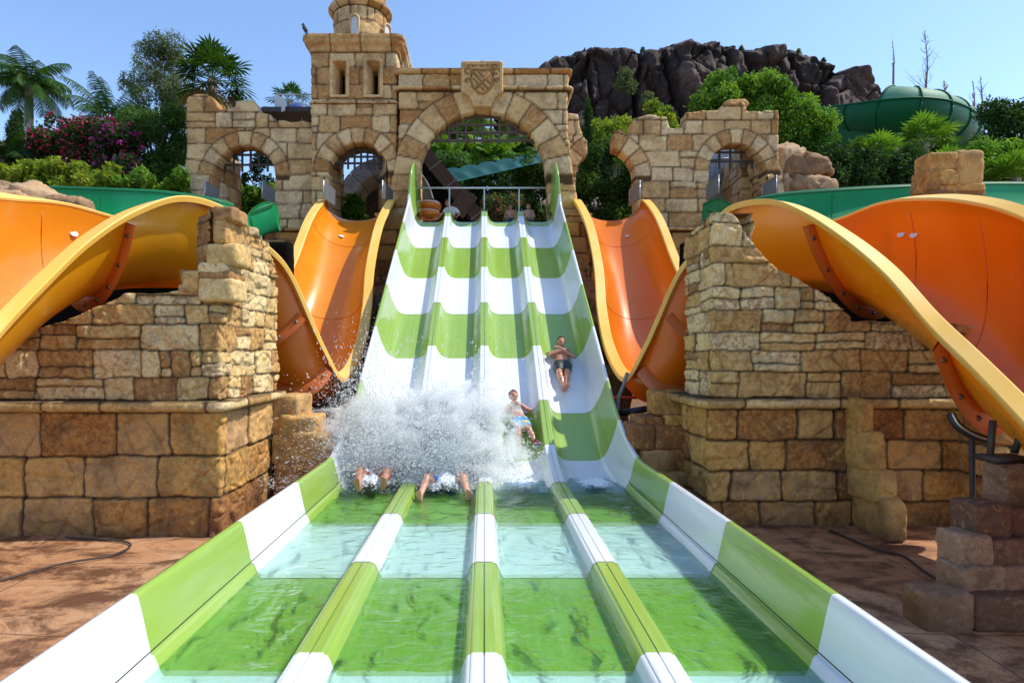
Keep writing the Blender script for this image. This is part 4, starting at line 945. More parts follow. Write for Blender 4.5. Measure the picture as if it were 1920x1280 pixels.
em.tube([(ex - .1, ye, ez + .22), (ex + .22, ye, ez - .1)], .02, 6, (.4, 1, .5)); em.tube([(ex - .22, ye, ez + .05), (ex + .05, ye, ez - .25)], .02, 6, (.4, 1, .5))
for a, b, r_ in ((-.36, .22, .09), (.36, .22, .09), (-.3, .34, .07), (.3, .34, .07), (0, .40, .08), (-.37, 0, .06), (.37, 0, .06), (-.15, .40, .06), (.15, .40, .06)):
    th = np.linspace(0, 5.2, 10); em.tube([(ex + a + r_ * math.cos(t) * (1 - t * .08), ye, ez + b + r_ * math.sin(t) * (1 - t * .08)) for t in th], .022, 5, (.4, 1, .5))
em.v = [(v - [ex, ye, ez]) * [1.22, 1.25, 1.22] + [ex, ye, ez] for v in em.v]; em.c = [c * 0 + [.0, .75, .5] for c in em.c]
em.build('emblem', M['castle'], cst)
# skirt ledges at platform height
gl_ = thing('platform_ledge', 'projecting stone ledge under the left pier of the gateway', 'ledge', W(740, 405, 18.8), 'platform ledges')
mb = MB(); z_a, z_b = P(0, 418, 18.8)[2], P(0, 400, 18.8)[2]
for (root_, xa_, xb_) in ((gl_, P(703, 0, 18.8)[0], P(768, 0, 18.8)[0]),):
    mb.grid(np.array([[(xa_ + o_, 18.75 + o_ * .4, z) for z in [z0_]] + [(xb_, 18.75 + o_ * .4, z0_)] for z0_, o_ in ((z_a, .25), (z_b - .06, .0), (z_b, 0), (z_b, .3))]), (.3, 1, .5)); 
mb.box(((xa_ + xb_) / 2, 19.05, z_b - .035), (xb_ - xa_, .55, .07), col=(.3, 1, .5)); mb.box(((xa_ + xb_) / 2 + .07, 19.1, (z_a + z_b) / 2 - .04), (xb_ - xa_ - .2, .5, z_b - z_a - .1), col=(.25, 1, .5)); mb.build('slab', M['castle'], gl_, smooth=False)
gr_ = thing('platform_ledge', 'projecting stone ledge under the right pier of the gateway', 'ledge', W(1075, 405, 18.8), 'platform ledges')
mb = MB(); xa_, xb_ = P(1045, 0, 18.8)[0], P(1110, 0, 18.8)[0]
mb.box(((xa_ + xb_) / 2, 19.05, z_b - .035), (xb_ - xa_, .55, .07), col=(.3, 1, .5)); mb.box(((xa_ + xb_) / 2 - .07, 19.1, (z_a + z_b) / 2 - .04), (xb_ - xa_ - .2, .5, z_b - z_a - .1), col=(.25, 1, .5)); mb.build('slab', M['castle'], gr_, smooth=False)
# flaring piers below the ledges
for (label, p0, p1, s_) in (('battered stone pier under the gateway left of the racing slide', 712, 775, -1), ('battered stone pier under the gateway right of the racing slide', 1042, 1098, 1)):
    x0_, x1_ = P(p0, 0, 18.7)[0], P(p1, 0, 18.7)[0]
    mb = MB(); 
    def xw_(X, Z, x0_=x0_, x1_=x1_, s_=s_): 
        return X + s_ * .075 * np.clip(z_a - Z, 0, 9) 
    masonry(mb, [(x0_, 19.5), (x0_, 18.7), (x1_, 18.7), (x1_, 19.5)], 0, z_a + .02, .05, (.42, .56), (.6, 1.0), 66 + s_, 0, xw=xw_, thick=.3, **CK)
    single(mb, 'stone_pier', M['plinth'], label, 'pier', ((x0_ + x1_) / 2, 19, 0), 'piers under the gateway')
# right ruined wall with a broken arch and a whole one
cw = thing('castle_wall', 'ruined castle wall with a broken arch and a whole arch at the right of the gateway', 'castle', (6.2, DW, 4.5), 'parts of the castle ruin')
tr2 = poly(pxl([(1060, 212), (1084, 214), (1087, 236), (1092, 252), (1101, 266), (1103, 400), (1148, 400), (1150, 258), (1153, 246), (1162, 243), (1182, 256), (1186, 226), (1194, 221), (1215, 216), (1250, 220), (1256, 240), (1284, 240), (1287, 210), (1350, 206), (1353, 198), (1362, 193), (1386, 189), (1397, 194), (1400, 207), (1430, 209), (1434, 206), (1458, 208), (1464, 224), (1470, 240)], DW))
xb, zb = P(1136, 331, DW)[0], P(0, 331, DW)[2]; rb = 56 / F * DW
xc, zc = P(1381, 320, DW)[0], P(0, 320, DW)[2]; rc_ = 52 / F * DW
f_r = lambda x, y, z: np.minimum(np.minimum(tr2(x) + .03 * vnoise(x * 5, 0, 0, 2) - z, arch_sdf(x, z, xb, zb, rb, .03, 3)), arch_sdf(x, z, xc, zc, rc_, .02, 3))
x0 = P(1060, 0, DW)[0]; x1 = P(1461, 0, DW)[0]
mb = MB(); masonry(mb, [(x0, DW), (x1, DW), (x1, 21.2)], 0, 11, .05, (.42, .54), (.55, 1.2), 71, .1, sdf=lambda x, y, z: np.where(y < DW + .1, f_r(x, y, z), 9.8 - z), arches=[(xb, zb, rb, rb + .5, 9), (xc, zc, rc_, rc_ + .46, 9)], thick=.6, sthick=.3, ux=x0, xw=lambda X, Z: X + .16 * np.clip(8.6 - Z, 0, 2.3) * (X > x1 - 1), **CK)
mb.build('wall', M['castle'], cw)
bars(cw, xc - rc_, xc + rc_, zc, zc + rc_, DW + .5, 5, 3, lambda x, z: (np.hypot(x - xc, z - zc) < rc_) & (z > zc + .2))
mb = MB(); block(mb, W(1378, 199, DW + .4), (.75, .7, .28), 77, 0, 10, 3, .12); mb.build('topstone', M['castle'], cw)
# inner side wall seen through the right arch
mb = MB(); masonry(mb, [(P(1416, 0, 20.8)[0], 24.5), (P(1402, 0, 20.8)[0], 21.3)], 5.5, 9.4, .06, (.42, .54), (.55, 1.1), 73, .1, thick=.5, ux=0, **CK)
single(mb, 'side_wall_ruin', M['castle'], 'sunlit inner side wall seen through the whole right arch', 'wall', (9.3, 22, 6))
bx_ = P(1388, 0, 22)[0]
mb = MB(); masonry(mb, [(bx_, 22.0), (bx_ + .9, 22.0)], 5.5, 9.6, .06, (.4, .5), (.5, .9), 74, .1, thick=.9, ux=bx_, sdf=lambda x, y, z: np.maximum(z - 8.55 , x - bx_ - .35 * (z > 7.5) + .1 * (z - 8)) if False else (x - bx_ - .4 * sstep(8.6, 7.6, z) * 0 - .12 * np.sin((z - 5.5) * 1.2)), **CK)
single(mb, 'broken_pier', M['castle'], 'broken arch pier standing behind the portcullis of the right arch', 'ruin', (9, 22, 6))
# castle base walls in the shade behind the drops, with ledge
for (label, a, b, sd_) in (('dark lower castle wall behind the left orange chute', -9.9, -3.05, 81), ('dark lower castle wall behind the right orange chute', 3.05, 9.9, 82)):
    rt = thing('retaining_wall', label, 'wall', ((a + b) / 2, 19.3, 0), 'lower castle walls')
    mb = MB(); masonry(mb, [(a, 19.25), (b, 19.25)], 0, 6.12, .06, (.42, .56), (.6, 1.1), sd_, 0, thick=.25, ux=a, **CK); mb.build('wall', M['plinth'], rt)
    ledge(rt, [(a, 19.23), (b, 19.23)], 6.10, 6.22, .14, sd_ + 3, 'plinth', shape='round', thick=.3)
# pairs of grey gate panels at the flume entries
for i, (px, py, d, s_) in enumerate(((397, 362, 18.9, 1), (503, 362, 18.9, 1), (617, 362, 18.4, 1), (726, 362, 18.6, 1), (1190, 362, 18.9, -1), (1098, 366, 18.9, -1), (1336, 352, 18.9, -1), (1443, 352, 18.9, -1))):
    c = np.array(W(px, py, d)); l_ = ['leftmost grey entry panel at the left castle arch', 'grey entry panel at the right jamb of the left castle arch', 'grey entry panel left of the tower arch chute', 'dark grey entry panel between tower arch chute and gateway pier', 'grey entry panel at the right side of the broken arch', 'grey entry panel at the left side of the broken arch', 'grey entry panel at the left jamb of the rightmost arch', 'grey entry panel at the right jamb of the rightmost arch'][i]
    if px in (1098, ): continue
    rt = thing('entry_panel', l_, 'panel', tuple(c - [0, 0, .35]), 'grey entry panels at the arches')
    mb = MB(); ax_ = np.array([[.42 * s_, .85, 0], [1, .2 * s_, 0], [0, 0, 1.]]); sh_ = [(-.26, -.22), (.26, -.34), (.26, .14), (-.26, .32)]
    v = [c + ax_[0] * a + [0, 0, b] for a, b in sh_] + [c + ax_[0] * a + [0, 0, b] + ax_[1] * .03 for a, b in sh_]
    mb.add(v, [[0, 1, 2, 3], [7, 6, 5, 4], [0, 4, 5, 1], [1, 5, 6, 2], [2, 6, 7, 3], [3, 7, 4, 0]]); mb.build('board', M['panel'], rt, smooth=False)
    MB().tube([v[0] + np.array([0, 0, 0.]), v[3], v[2], v[1]], .02, 6).build('frame', M['metal'], rt)
# deck, railing and blue parasol left of the tower
rl = thing('railing', 'white upright railing on the roof deck left of the tower', 'railing', W(550, 216, 22))
a_, b_ = np.array(W(516, 217, 21)), np.array(W(590, 217, 21)); h_ = .72
MB().tube([a_ + [0, 0, h_], b_ + [0, 0, h_]], .02, 6).build('top_rail', M['steelwhite'], rl)
mb = MB(); 
for t_ in np.linspace(0, 1, 26): mb.tube([a_ + (b_ - a_) * t_, a_ + (b_ - a_) * t_ + [0, 0, h_]], .006, 4)
mb.build('balusters', M['steelwhite'], rl)
for t_ in (0, .68): MB().tube([a_ + (b_ - a_) * t_ - [0, 0, .2], a_ + (b_ - a_) * t_ + [0, 0, h_]], .022, 6).build('post', M['steelwhite'], rl)
a2_ = np.array(W(534, 217, 20.2)); mb = MB()
for t_ in np.linspace(0, 1, 12): mb.box(a_ + (a2_ - a_) * t_ + [0, 0, h_ * .5 * (1 - .0 * t_)], (.03, .06, h_ * (1 - .45 * t_)))
mb.build('side_panel', M['steelwhite'], rl, smooth=False)
single(MB().box(W(552, 222, 21.2), (1.7, 1.6, .16)), 'roof_deck', M['iron'], 'dark edged roof deck beside the tower under the railing', 'deck', W(552, 222, 21.2), smooth=False)
def dome(mb, c, r, h, n=16):
    th = np.linspace(0, 2 * math.pi, n + 1)[:-1]; ph = np.linspace(0, math.pi / 2, 7)
    pts = [[(c[0] + r * math.cos(p) * math.cos(t) * (1 + .04 * math.cos(8 * t)), c[1] + r * math.cos(p) * math.sin(t), c[2] + h * math.sin(p)) for t in th] for p in ph]
    return mb.grid(np.array(pts), close=True)
for (px, py, r_, l_) in ((560, 212, .42, 'blue dome parasol standing behind the railing beside the tower'), (500, 218, .30, 'blue dome parasol just showing over the left castle wall')):
    c = np.array(W(px, py, 22.3)); rt = thing('parasol', l_, 'parasol', tuple(c - [0, 0, 1.2]), 'blue parasols'); dome(MB(), c, r_, .34).build('canopy', M['blue'], rt); MB().tube([c - [0, 0, 1.2], c + [0, 0, .3]], .02, 6).build('pole', M['steelwhite'], rt)
# things behind the gateway
bm = thing('slanted_beam', 'long slanted beam of dark planks with iron bands behind the gateway', 'beam', W(880, 400, 24))
def slab(mb, a, b, wd, tk, col=None, up=(0, -1, 0)):
    a, b = np.array(a), np.array(b); t_ = (b - a) / np.linalg.norm(b - a); n_ = np.array(up, float); s_ = np.cross(t_, n_); s_ /= np.linalg.norm(s_)
    n_ = np.cross(s_, t_); mb.box((a + b) / 2, (np.linalg.norm(b - a), wd, tk), ax=[t_, s_, n_], col=col); return mb
a, b = W(782, 270, 23.5), W(898, 408, 23.5)
for o_ in (-.17, .0, .17):
    sh_ = np.array([o_ * .78, 0, o_ * .62]); slab(MB(), np.array(a) + sh_, np.array(b) + sh_ + np.array([.0, 0, .0]), .16, .2).build('plank', M['beam'], bm, smooth=False)
for t_ in (.3, .55, .8, .97):
    c = np.array(a) * (1 - t_) + np.array(b) * t_; dr = np.array([.78, 0, .62]); slab(MB(), c - dr * .3 - [0, .11, 0], c + dr * .3 - [0, .11, 0], .05, .03).build('iron_band', M['hose'], bm, smooth=False)
slab(mb := MB(), W(776, 300, 24.6), W(884, 440, 24.6), .5, .3); single(mb, 'slanted_beam', M['deep'], 'second slanted beam painted near-black as deep shade behind the planked one', 'beam', W(840, 400, 24.6), smooth=False)  # shade on this beam is put into its black colour
slab(mb := MB(), W(856, 400, 23.4), W(882, 362, 23.4), .62, .25); single(mb, 'wood_crate', M['beam'], 'tilted dark wooden box at the lower end of the slanted beam', 'box', W(880, 400, 23.4), smooth=False)
# teal awning on posts
aw = thing('awning', 'scalloped teal fabric awning stretched above the queue behind the gateway', 'awning', W(930, 360, 25))
mb = MB(); nx_ = 49; top, bot = [], []
A1, B1 = np.array(W(826, 318, 25)), np.array(W(1030, 283, 25)); A0, B0 = np.array(W(852, 342, 24)), np.array(W(1030, 301, 24))
g_ = []
for j in range(7):
    v_ = j / 6; row = []
    for i in range(nx_):
        t_ = i / (nx_ - 1); p = (A1 * (1 - t_) + B1 * t_) * (1 - v_) + (A0 * (1 - t_) + B0 * t_) * v_
        sc_ = abs(math.sin(t_ * math.pi * 6)); p = p + np.array([0, 0, -.10 * (1 - sc_ ** .6) * (1 - v_) - .16 * sc_ * math.sin(v_ * math.pi)]); row.append(p)
    g_.append(row)
mb.grid(np.array(g_)); mb.build('canopy', M['fabric'], aw)
for px in (833, 977): p = W(px, 330, 25.2); MB().tube([(p[0], p[1], 6), p], .04, 6).build('post', M['iron'], aw)
# stacked orange tubes
def torus(mb, c, R_, r_, tx=0, m=0, n=28, k=12, a0=0, a1=2 * math.pi):
    th = np.linspace(a0, a1, n + 1); ph = np.linspace(0, 2 * math.pi, k + 1)[:-1]
    pts = [[((R_ + r_ * math.cos(p)) * math.cos(t), (R_ + r_ * math.cos(p)) * math.sin(t), r_ * math.sin(p)) for p in ph] for t in th]
    P_ = np.array(pts); ca, sa = math.cos(tx), math.sin(tx); P_ = np.stack([P_[..., 0], P_[..., 1] * ca - P_[..., 2] * sa, P_[..., 1] * sa + P_[..., 2] * ca], -1)
    return mb.grid(P_ + np.array(c), close=True)
for i, (px, py, l_) in enumerate(((803, 403, 'lower orange swim ring of the pile behind the top of the slide'), (804, 387, 'upper orange swim ring of the pile behind the top of the slide'))):
    c = W(px, py, 20.6); rt = thing('swim_ring', l_, 'swim ring', c, 'orange swim rings'); torus(MB(), c, .30, .13).build('tube', M['ring'], rt); 
    mb = MB(); torus(mb, (c[0], c[1], c[2] + .045), .30, .10, a0=.0, a1=6.28); mb.build('white_stripe', M['ring_white'], rt)
# giant grey wheel seen through the tower arch
gw = thing('leaning_wheel', 'huge grey cracked stone wheel rim leaning behind the tower arch', 'wheel', W(700, 400, 24))
mb = MB(); c = np.array(W(722, 385, 24)); th = np.linspace(.15, math.pi * 1.05, 8)
for i in range(7):
    for (r0_, r1_, yo, yw) in ((1.25, 1.9, 0, 1.6),):
        ts_ = np.linspace(th[i] + .008, th[i + 1] - .008, 7)
        ring_ = [[c + [r_ * math.cos(t_), y_, r_ * math.sin(t_)] for t_ in ts_] for r_, y_ in ((r0_, yo + yw), (r0_ + .02, yo), (r1_ - .03, yo), (r1_, yo + .05), (r1_, yo + yw))]
        mb.strips(np.array(ring_).transpose(1, 0, 2), close=True, col=((i * .37) % 1, 1, .5)); mb.add([r[0] for r in ring_] + [r[-1] for r in ring_], [[0, 1, 2, 3, 4], [9, 8, 7, 6, 5]], (.1, .6, .5))
mb.build('rim', M['greystone'], gw, smooth=False)
mb = MB(); mb.box(c + [0, 1.9, -.2], (3.2, .2, 3.2), col=(.1, 1, .5)); mb.build('hub_wall', M['darkrock'], gw, smooth=False)
# pale slanted planks behind the right arch
pl = thing('plank_ramp', 'pale grey slanted plank ramp seen through the whole right arch', 'ramp', W(1350, 380, 24))
for i in range(3):
    o_ = np.array([.30 * i, 0, 0]); slab(MB(), np.array(W(1318, 390, 23.6)) + o_, np.array(W(1345, 262, 23.6)) + o_, .27, .1).build('plank', M['plank'], pl, smooth=False)
for t_ in (.35, .7): 
    q0 = np.array(W(1318, 390, 23.5)) * (1 - t_) + np.array(W(1345, 262, 23.5)) * t_; MB().tube([q0 - [.15, 0, 0], q0 + [.8, 0, .1]], .03, 6).build('batten', M['panel'], pl)
# ------------------------------------------------------------------ dark cliff (mesa) far behind
def cliff():
    d0 = 82.
    prof = [(930, 150), (985, 131), (1020, 118), (1055, 108), (1110, 98), (1150, 94), (1200, 97), (1260, 95), (1300, 92), (1330, 92), (1400, 91), (1440, 95), (1480, 96), (1510, 96), (1530, 106), (1562, 108), (1585, 118), (1600, 126), (1628, 128), (1645, 138), (1672, 140), (1690, 150), (1720, 175), (1760, 230)]
    xs_ = [P(a, 0, d0)[0] for a, b in prof]; zs_ = [P(0, b, d0 + 4)[2] for a, b in prof]
    nx, nz = 330, 90; x = np.linspace(xs_[0], xs_[-1], nx); zt = np.interp(x, xs_, zs_)
    zt = zt + .35 * np.abs(fbm(x * .5, 0, 0, 8, 4)) - .45 * np.clip(np.abs(fbm(x * .16, 3, 0, 9, 3)) * 3 - .6, 0, 1)
    zb = 24.0
    v = np.linspace(0, 1, nz); X = np.repeat(x[:, None], nz, 1); Z = zb + (zt[:, None] - zb) * v[None, :]
    yb = d0 + 10 * sstep(16, 5, X) * 0 + .004 * (X - 28) ** 2
    wx_ = X + 1.2 * fbm(X * .12, Z * .12, 0, 61, 3); f1, f2, cid = worley(wx_ * .16, X * 0, Z * .06, 12); g1, g2, gid = worley(wx_ * .4, X * 0, Z * .22, 14)
    dp = 3.2 * (cid - .5) + 1.1 * (gid - .5) - 2.0 * sstep(.14, .0, f2 - f1) - .8 * sstep(.12, 0, g2 - g1) + 1.5 * fbm(X * .35, Z * .22, 0, 15, 6) + .5 * np.abs(fbm(X * 1.1, Z * .5, 0, 18, 4)) + .18 * fbm(X * 1.4, Z * 1.4, 0, 16, 3)
    top = sstep(.93, 1.0, v)[None, :]
    Y = yb - dp * (1 - top * .5) + 2.2 * top + (1 - v[None, :]) * -3.0
    pts = np.stack([X, Y, Z], -1)
    mb = MB(); mb.grid(pts, np.stack([np.clip(.3 + .5 * (gid - .5) + .35 * (cid - .3), 0, 1), 1 - .7 * sstep(.10, 0, f2 - f1), cid], -1))
    # plateau running back from the brow
    k = 12; rows_ = [np.stack([x, Y[:, -1] + i * 4.0, Z[:, -1] + (.5 * fbm(x * .3, i, 0, 17, 3) if i else 0) + .1 * i], -1) for i in range(k)]
    mb.grid(np.array(rows_).transpose(1, 0, 2), (.5, 1, .5))
    return mb
o = cliff().build('cliff', M['cliff']); tag(o, 'dark volcanic rock mesa with vertical cracks rising behind the castle', 'cliff', None, 'structure')
# scree slope under the cliff, grey purple
x = np.linspace(-6, 75, 120); t_ = np.linspace(0, 1, 40); Xs, Ts = np.meshgrid(x, t_, indexing='ij')
Ys = 46 + 36 * Ts; Zs = 9.2 + (15.6) * Ts ** 1.15 + .35 * fbm(Xs * .4, Ys * .4, 0, 19, 4) + .1 * fbm(Xs * 2, Ys * 2, 0, 20, 2); Zs -= 7 * sstep(4, -6, Xs) + 8 * sstep(55, 75, Xs)
mb = MB(); mb.grid(np.stack([Xs, Ys, Zs], -1)[::-1], np.stack([.5 + .5 * fbm(Xs, Ys, 0, 21, 3), 1 - 0 * Xs, 0 * Xs], -1)[::-1]); o = mb.build('hill', M['scree']); tag(o, 'loose brown purple scree slope below the cliff', 'hill', None, 'structure')
def hillside(label, cx, w_, top, d, seed):
    th = np.linspace(-1, 1, 60); r = np.linspace(0, 1, 20); A, B = np.meshgrid(th, r, indexing='ij')
    X = cx + A * w_; Y = d - 18 + 22 * B; Z = 5 + (top - 5) * (1 - A ** 2) ** .8 * sstep(0, 1, B) + .4 * fbm(X * .3, Y * .3, 0, seed, 4)
    mb = MB(); mb.grid(np.stack([X, Y, Z], -1)[::-1]); o = mb.build('hill', M['scree']); tag(o, label, 'hill', None, 'structure')
hillside('distant pale brown hill showing low at the far left', -58, 16, P(0, 238, 75)[2], 75, 23)

# ------------------------------------------------------------------ foliage
def leaves(mb, cl, n, size, seed, asp=.45, up=.25, shell=.55, squash=1.0, tone=.25, m=0, droop=0, tint0=0, tint1=1):
    """n leaf-sized faces spread through a list of clumps (x,y,z,r)"""
    rs = np.random.RandomState(seed); cl = np.array(cl, float); wt = cl[:, 3] ** 2.2; wt /= wt.sum()
    k = rs.choice(len(cl), n, p=wt); d = rs.normal(size=(n, 3)); d /= np.linalg.norm(d, axis=1)[:, None]
    r = (shell + (1 - shell) * rs.rand(n)) ** .7 * (1 + .18 * rs.normal(size=n)); c = cl[k, :3] + d * (r * cl[k, 3])[:, None] * np.array([1, 1, squash])
    ct = rs.rand(len(cl))
    a = rs.normal(size=(n, 3)) + d * .7; a[:, 2] -= droop; a /= np.linalg.norm(a, axis=1)[:, None]
    nn = rs.normal(size=(n, 3)) + d * .9 + [0, 0, up]; b = np.cross(a, nn); b /= np.linalg.norm(b, axis=1)[:, None] + 1e-6
    s = size * (.6 + .8 * rs.rand(n)); L = a * s[:, None]; Wd = b * (s * asp)[:, None]
    v = np.stack([c - L, c + Wd - L * .1, c + L, c - Wd - L * .1], 1).reshape(-1, 3)
    t = np.clip(tint0 + (tint1 - tint0) * (.5 + tone * (ct[k] - .5) * 2 + .22 * rs.normal(size=n)), 0, 1)
    col = np.repeat(np.stack([t, t, t], -1), 4, 0); f = np.arange(4 * n).reshape(-1, 4)
    return mb.add(v, f, col, m)
def clumps(c, r, n, seed, rad, squash=1.0, bottom=-1):
    rs = np.random.RandomState(seed); out = []
    while len(out) < n:
        d = rs.uniform(-1, 1, 3)
        q = np.linalg.norm(d)
        if q > 1 or q < .35 or d[2] < bottom: continue
        out.append((c[0] + d[0] * r[0], c[1] + d[1] * r[1], c[2] + d[2] * r[2], rad * rs.uniform(.6, 1.25)))
    return out
def limbs(base, cl, seed, r0=.18, n=9):
    rs = np.random.RandomState(seed); mb = MB(); cl = np.array(cl); top = cl[:, :3].mean(0); base = np.array(base, float)
    mid = base * .4 + top * .6; mid[:2] += rs.normal(size=2) * .2
    mb.tube(catmull([base, base * .7 + mid * .3 + rs.normal(size=3) * .06, mid, top], 5), np.linspace(r0, r0 * .35, 16), 8)
    for i in rs.choice(len(cl), min(n, len(cl)), replace=False):
        s_ = base + (mid - base) * rs.uniform(.5, 1.0); e = cl[i, :3]; m_ = (s_ + e) / 2 + [0, 0, rs.uniform(0, .3)]
        mb.tube(catmull([s_, m_, e], 4), np.linspace(r0 * .42, r0 * .1, 9), 6)
    return mb
def tree(name, label, cl, n, size, mt, seed, base=None, group=None, cat='tree', r0=.18, flowers=None, **k):
    cl_ = np.array(cl); bx, by = cl_[:, 0].mean(), cl_[:, 1].mean()
    base = (bx, by, float(terr(bx, by))) if base is None else base
    base = base if len(base) > 3 else (base[0], base[1], float(terr(base[0], base[1])) - .05)
    base = base[:3]
    rt = thing(name, label, cat, base, group)
    mb = MB(); leaves(mb, cl, n, size, seed, **k); mb.build('crown' if cat == 'tree' else 'foliage', M[mt], rt, smooth=False)
    limbs(base, cl, seed + 1, r0).build('trunk' if cat == 'tree' else 'stems', M['bark'], rt)
    if flowers:
        mb = MB(); leaves(mb, cl, flowers[1], flowers[2], seed + 5, asp=.8, shell=.95, tone=.2); mb.build('flowers', M[flowers[0]], rt, smooth=False)
    return rt
def pxc(spec, d, r_px, seed, dz=0, dd=None):
    """clumps from photo-pixel spots: (px, py, r_px)"""
    rs = np.random.RandomState(seed); out = []
    for (px, py, rp) in spec:
        dj = d + rs.uniform(-1, 1) * (dd if dd is not None else rp / F * d * 1.2); c = P(px, py, dj); out.append((c[0], c[1], c[2] + dz, rp / F * d * r_px))
    return out
def fill(x0, y0, x1, y1, r, n, seed, shape=None):
    rs = np.random.RandomState(seed); o = []
    while len(o) < n:
        x = rs.uniform(x0, x1); y = rs.uniform(y0, y1)
        if shape and not shape(x, y): continue
        o.append((x, y, r * rs.uniform(.65, 1.3)))
    return o
# feathery tall tree behind the left castle wall
sp = fill(225, 80, 345, 330, 20, 44, 1, lambda x, y: (x - 300) ** 2 / (20 + (y - 60) * .32) ** 2 < 1.0 if y < 250 else True)
sp += [(262, 90, 12), (300, 84, 12), (318, 96, 13), (288, 106, 16), (258, 112, 11), (310, 120, 16), (330, 134, 14), (286, 140, 18), (240, 150, 15), (232, 160, 12), (256, 165, 17)]
tree('pepper_tree', 'tall feathery olive green tree between the palms at the left of the castle', pxc(sp, 25, 1.0, 2), 26000, .075, 'leaf_olive', 3, asp=.22, droop=.9, tone=.4)
sp = fill(225, 215, 348, 360, 22, 40, 5)
tree('pepper_tree', 'dense green lower tree touching the left end of the castle wall', pxc(sp, 22.5, 1.0, 6), 22000, .07, 'leaf_mid', 7, asp=.3, droop=.6, tone=.45)
# bougainvillea
sp = fill(62, 235, 240, 330, 20, 40, 8, lambda x, y: y > 222 + abs(x - 120) * .12)
sp += [(95, 222, 10), (120, 232, 12), (92, 232, 8), (150, 238, 12)]
tree('bougainvillea', 'bougainvillea bush covered in crimson and magenta flowers at the left', pxc(sp, 21.5, 1.0, 9), 15000, .075, 'leaf_dark', 10, cat='bush', flowers=('flower', 3600, .055), tone=.3)
sp = fill(185, 240, 245, 345, 16, 16, 108)
tree('bougainvillea', 'purple flowered part bush between bougainvillea and pepper tree', pxc(sp, 20.8, 1.0, 9), 4500, .07, 'leaf_dark', 110, cat='bush', flowers=('flower2', 1100, .05))
# yellow green shrubs in front, left
for i, (a, b, c_, e, l_) in enumerate(((-30, 300, 80, 352, 'yellow green shrub at the far left behind the teal flume'), (78, 300, 152, 356, 'bright yellow green shrub below the bougainvillea'), (148, 312, 210, 360, 'yellow green shrub between the bougainvillea and the dense tree'), (205, 325, 345, 362, 'low green shrub in front of the castle wall corner'))):
    tree('shrub', l_, pxc(fill(a, b, c_, e, 12, 26, 30 + i, lambda x, y: y > b + 16 * (1 + math.sin(x * .09 + i * 2)) * .6), 19, 1.0, 31 + i, dd=.5), 6500, .075, 'leaf_yellow' if i < 3 else 'leaf_bright', 33 + i, cat='shrub', group='shrubs behind the left flume', asp=.5, tone=.35, r0=.06)
sp = fill(20, 200, 42, 300, 9, 16, 12); sp += [(28, 205, 6), (36, 196, 5)]
def cypress(label, px, y0, y1, wpx, d, seed, mt='leaf_dark', n=5000):
    sp = [(px + wpx * (random.random() - .5) * min(1, (t + .12)) , y0 + (y1 - y0) * t, wpx * (.25 + .35 * min(1, t * 3))) for t in np.linspace(0, 1, 26)]
    return tree('cypress', label, pxc(sp, d, 1.0, seed, dd=.1), n, .07, mt, seed, asp=.3, droop=-1.0, group='slim cypresses', r0=.08)
cypress('slim dark cypress at the far left beside the royal palm', 28, 212, 300, 20, 30, 40); cypress('second slim cypress right behind the far left one', 37, 208, 290, 14, 32, 41)
cypress('slim dark cypress on the scree seen right of the gateway', 1103, 186, 275, 13, 34, 42, n=3500)

def frond(mb, base, az, el, L, droop, ll, n=26, seed=0, w_=.03, hang=.5, vee=.5, m=0):
    rs = np.random.RandomState(seed); t = np.linspace(0, 1, 14); h = np.array([math.cos(az), math.sin(az), 0])
    ang = el - droop * t ** 1.3; dl = L / 13; p = [np.array(base, float)]
    for i in range(13): p.append(p[-1] + dl * (h * math.cos(ang[i]) + np.array([0, 0, math.sin(ang[i])])))
    p = np.array(p); mb.tube(p, np.linspace(.022, .006, 14), 4, (.8, .8, .5), m)
    side = np.array([-math.sin(az), math.cos(az), 0]); v = []; c = []
    for k in range(n):
        u = .12 + .88 * (k + .5) / n; q = np.array([np.interp(u * 13, np.arange(14), p[:, j]) for j in range(3)]); i = min(12, int(u * 13)); tg = p[i + 1] - p[i]; tg /= np.linalg.norm(tg)
        l = ll * (math.sin(math.pi * (.12 + .83 * u)) ** .7) * rs.uniform(.85, 1.1)
        for s_ in (-1, 1):
            dr = side * s_ * .85 + tg * .55 + np.cross(tg, side) * -vee * .3; dr[2] -= hang * rs.uniform(.7, 1.3); dr /= np.linalg.norm(dr)
            mid = q + dr * l * .55 + [0, 0, .0]; d2 = dr + np.array([0, 0, -hang * .9]); d2 /= np.linalg.norm(d2); e = mid + d2 * l * .45
            wv = tg * w_; v += [q - wv, q + wv, mid + wv * 1.1, mid - wv * 1.1, e, e + wv * .2]; tn = np.clip(.45 + .25 * rs.normal(), 0, 1); c += [(tn,) * 3] * 6
    n_ = len(v) // 6; f = []
    for k in range(n_): b = k * 6; f += [[b, b + 1, b + 2, b + 3], [b + 3, b + 2, b + 5, b + 4]]
    mb.add(np.array(v), f, np.array(c), m)
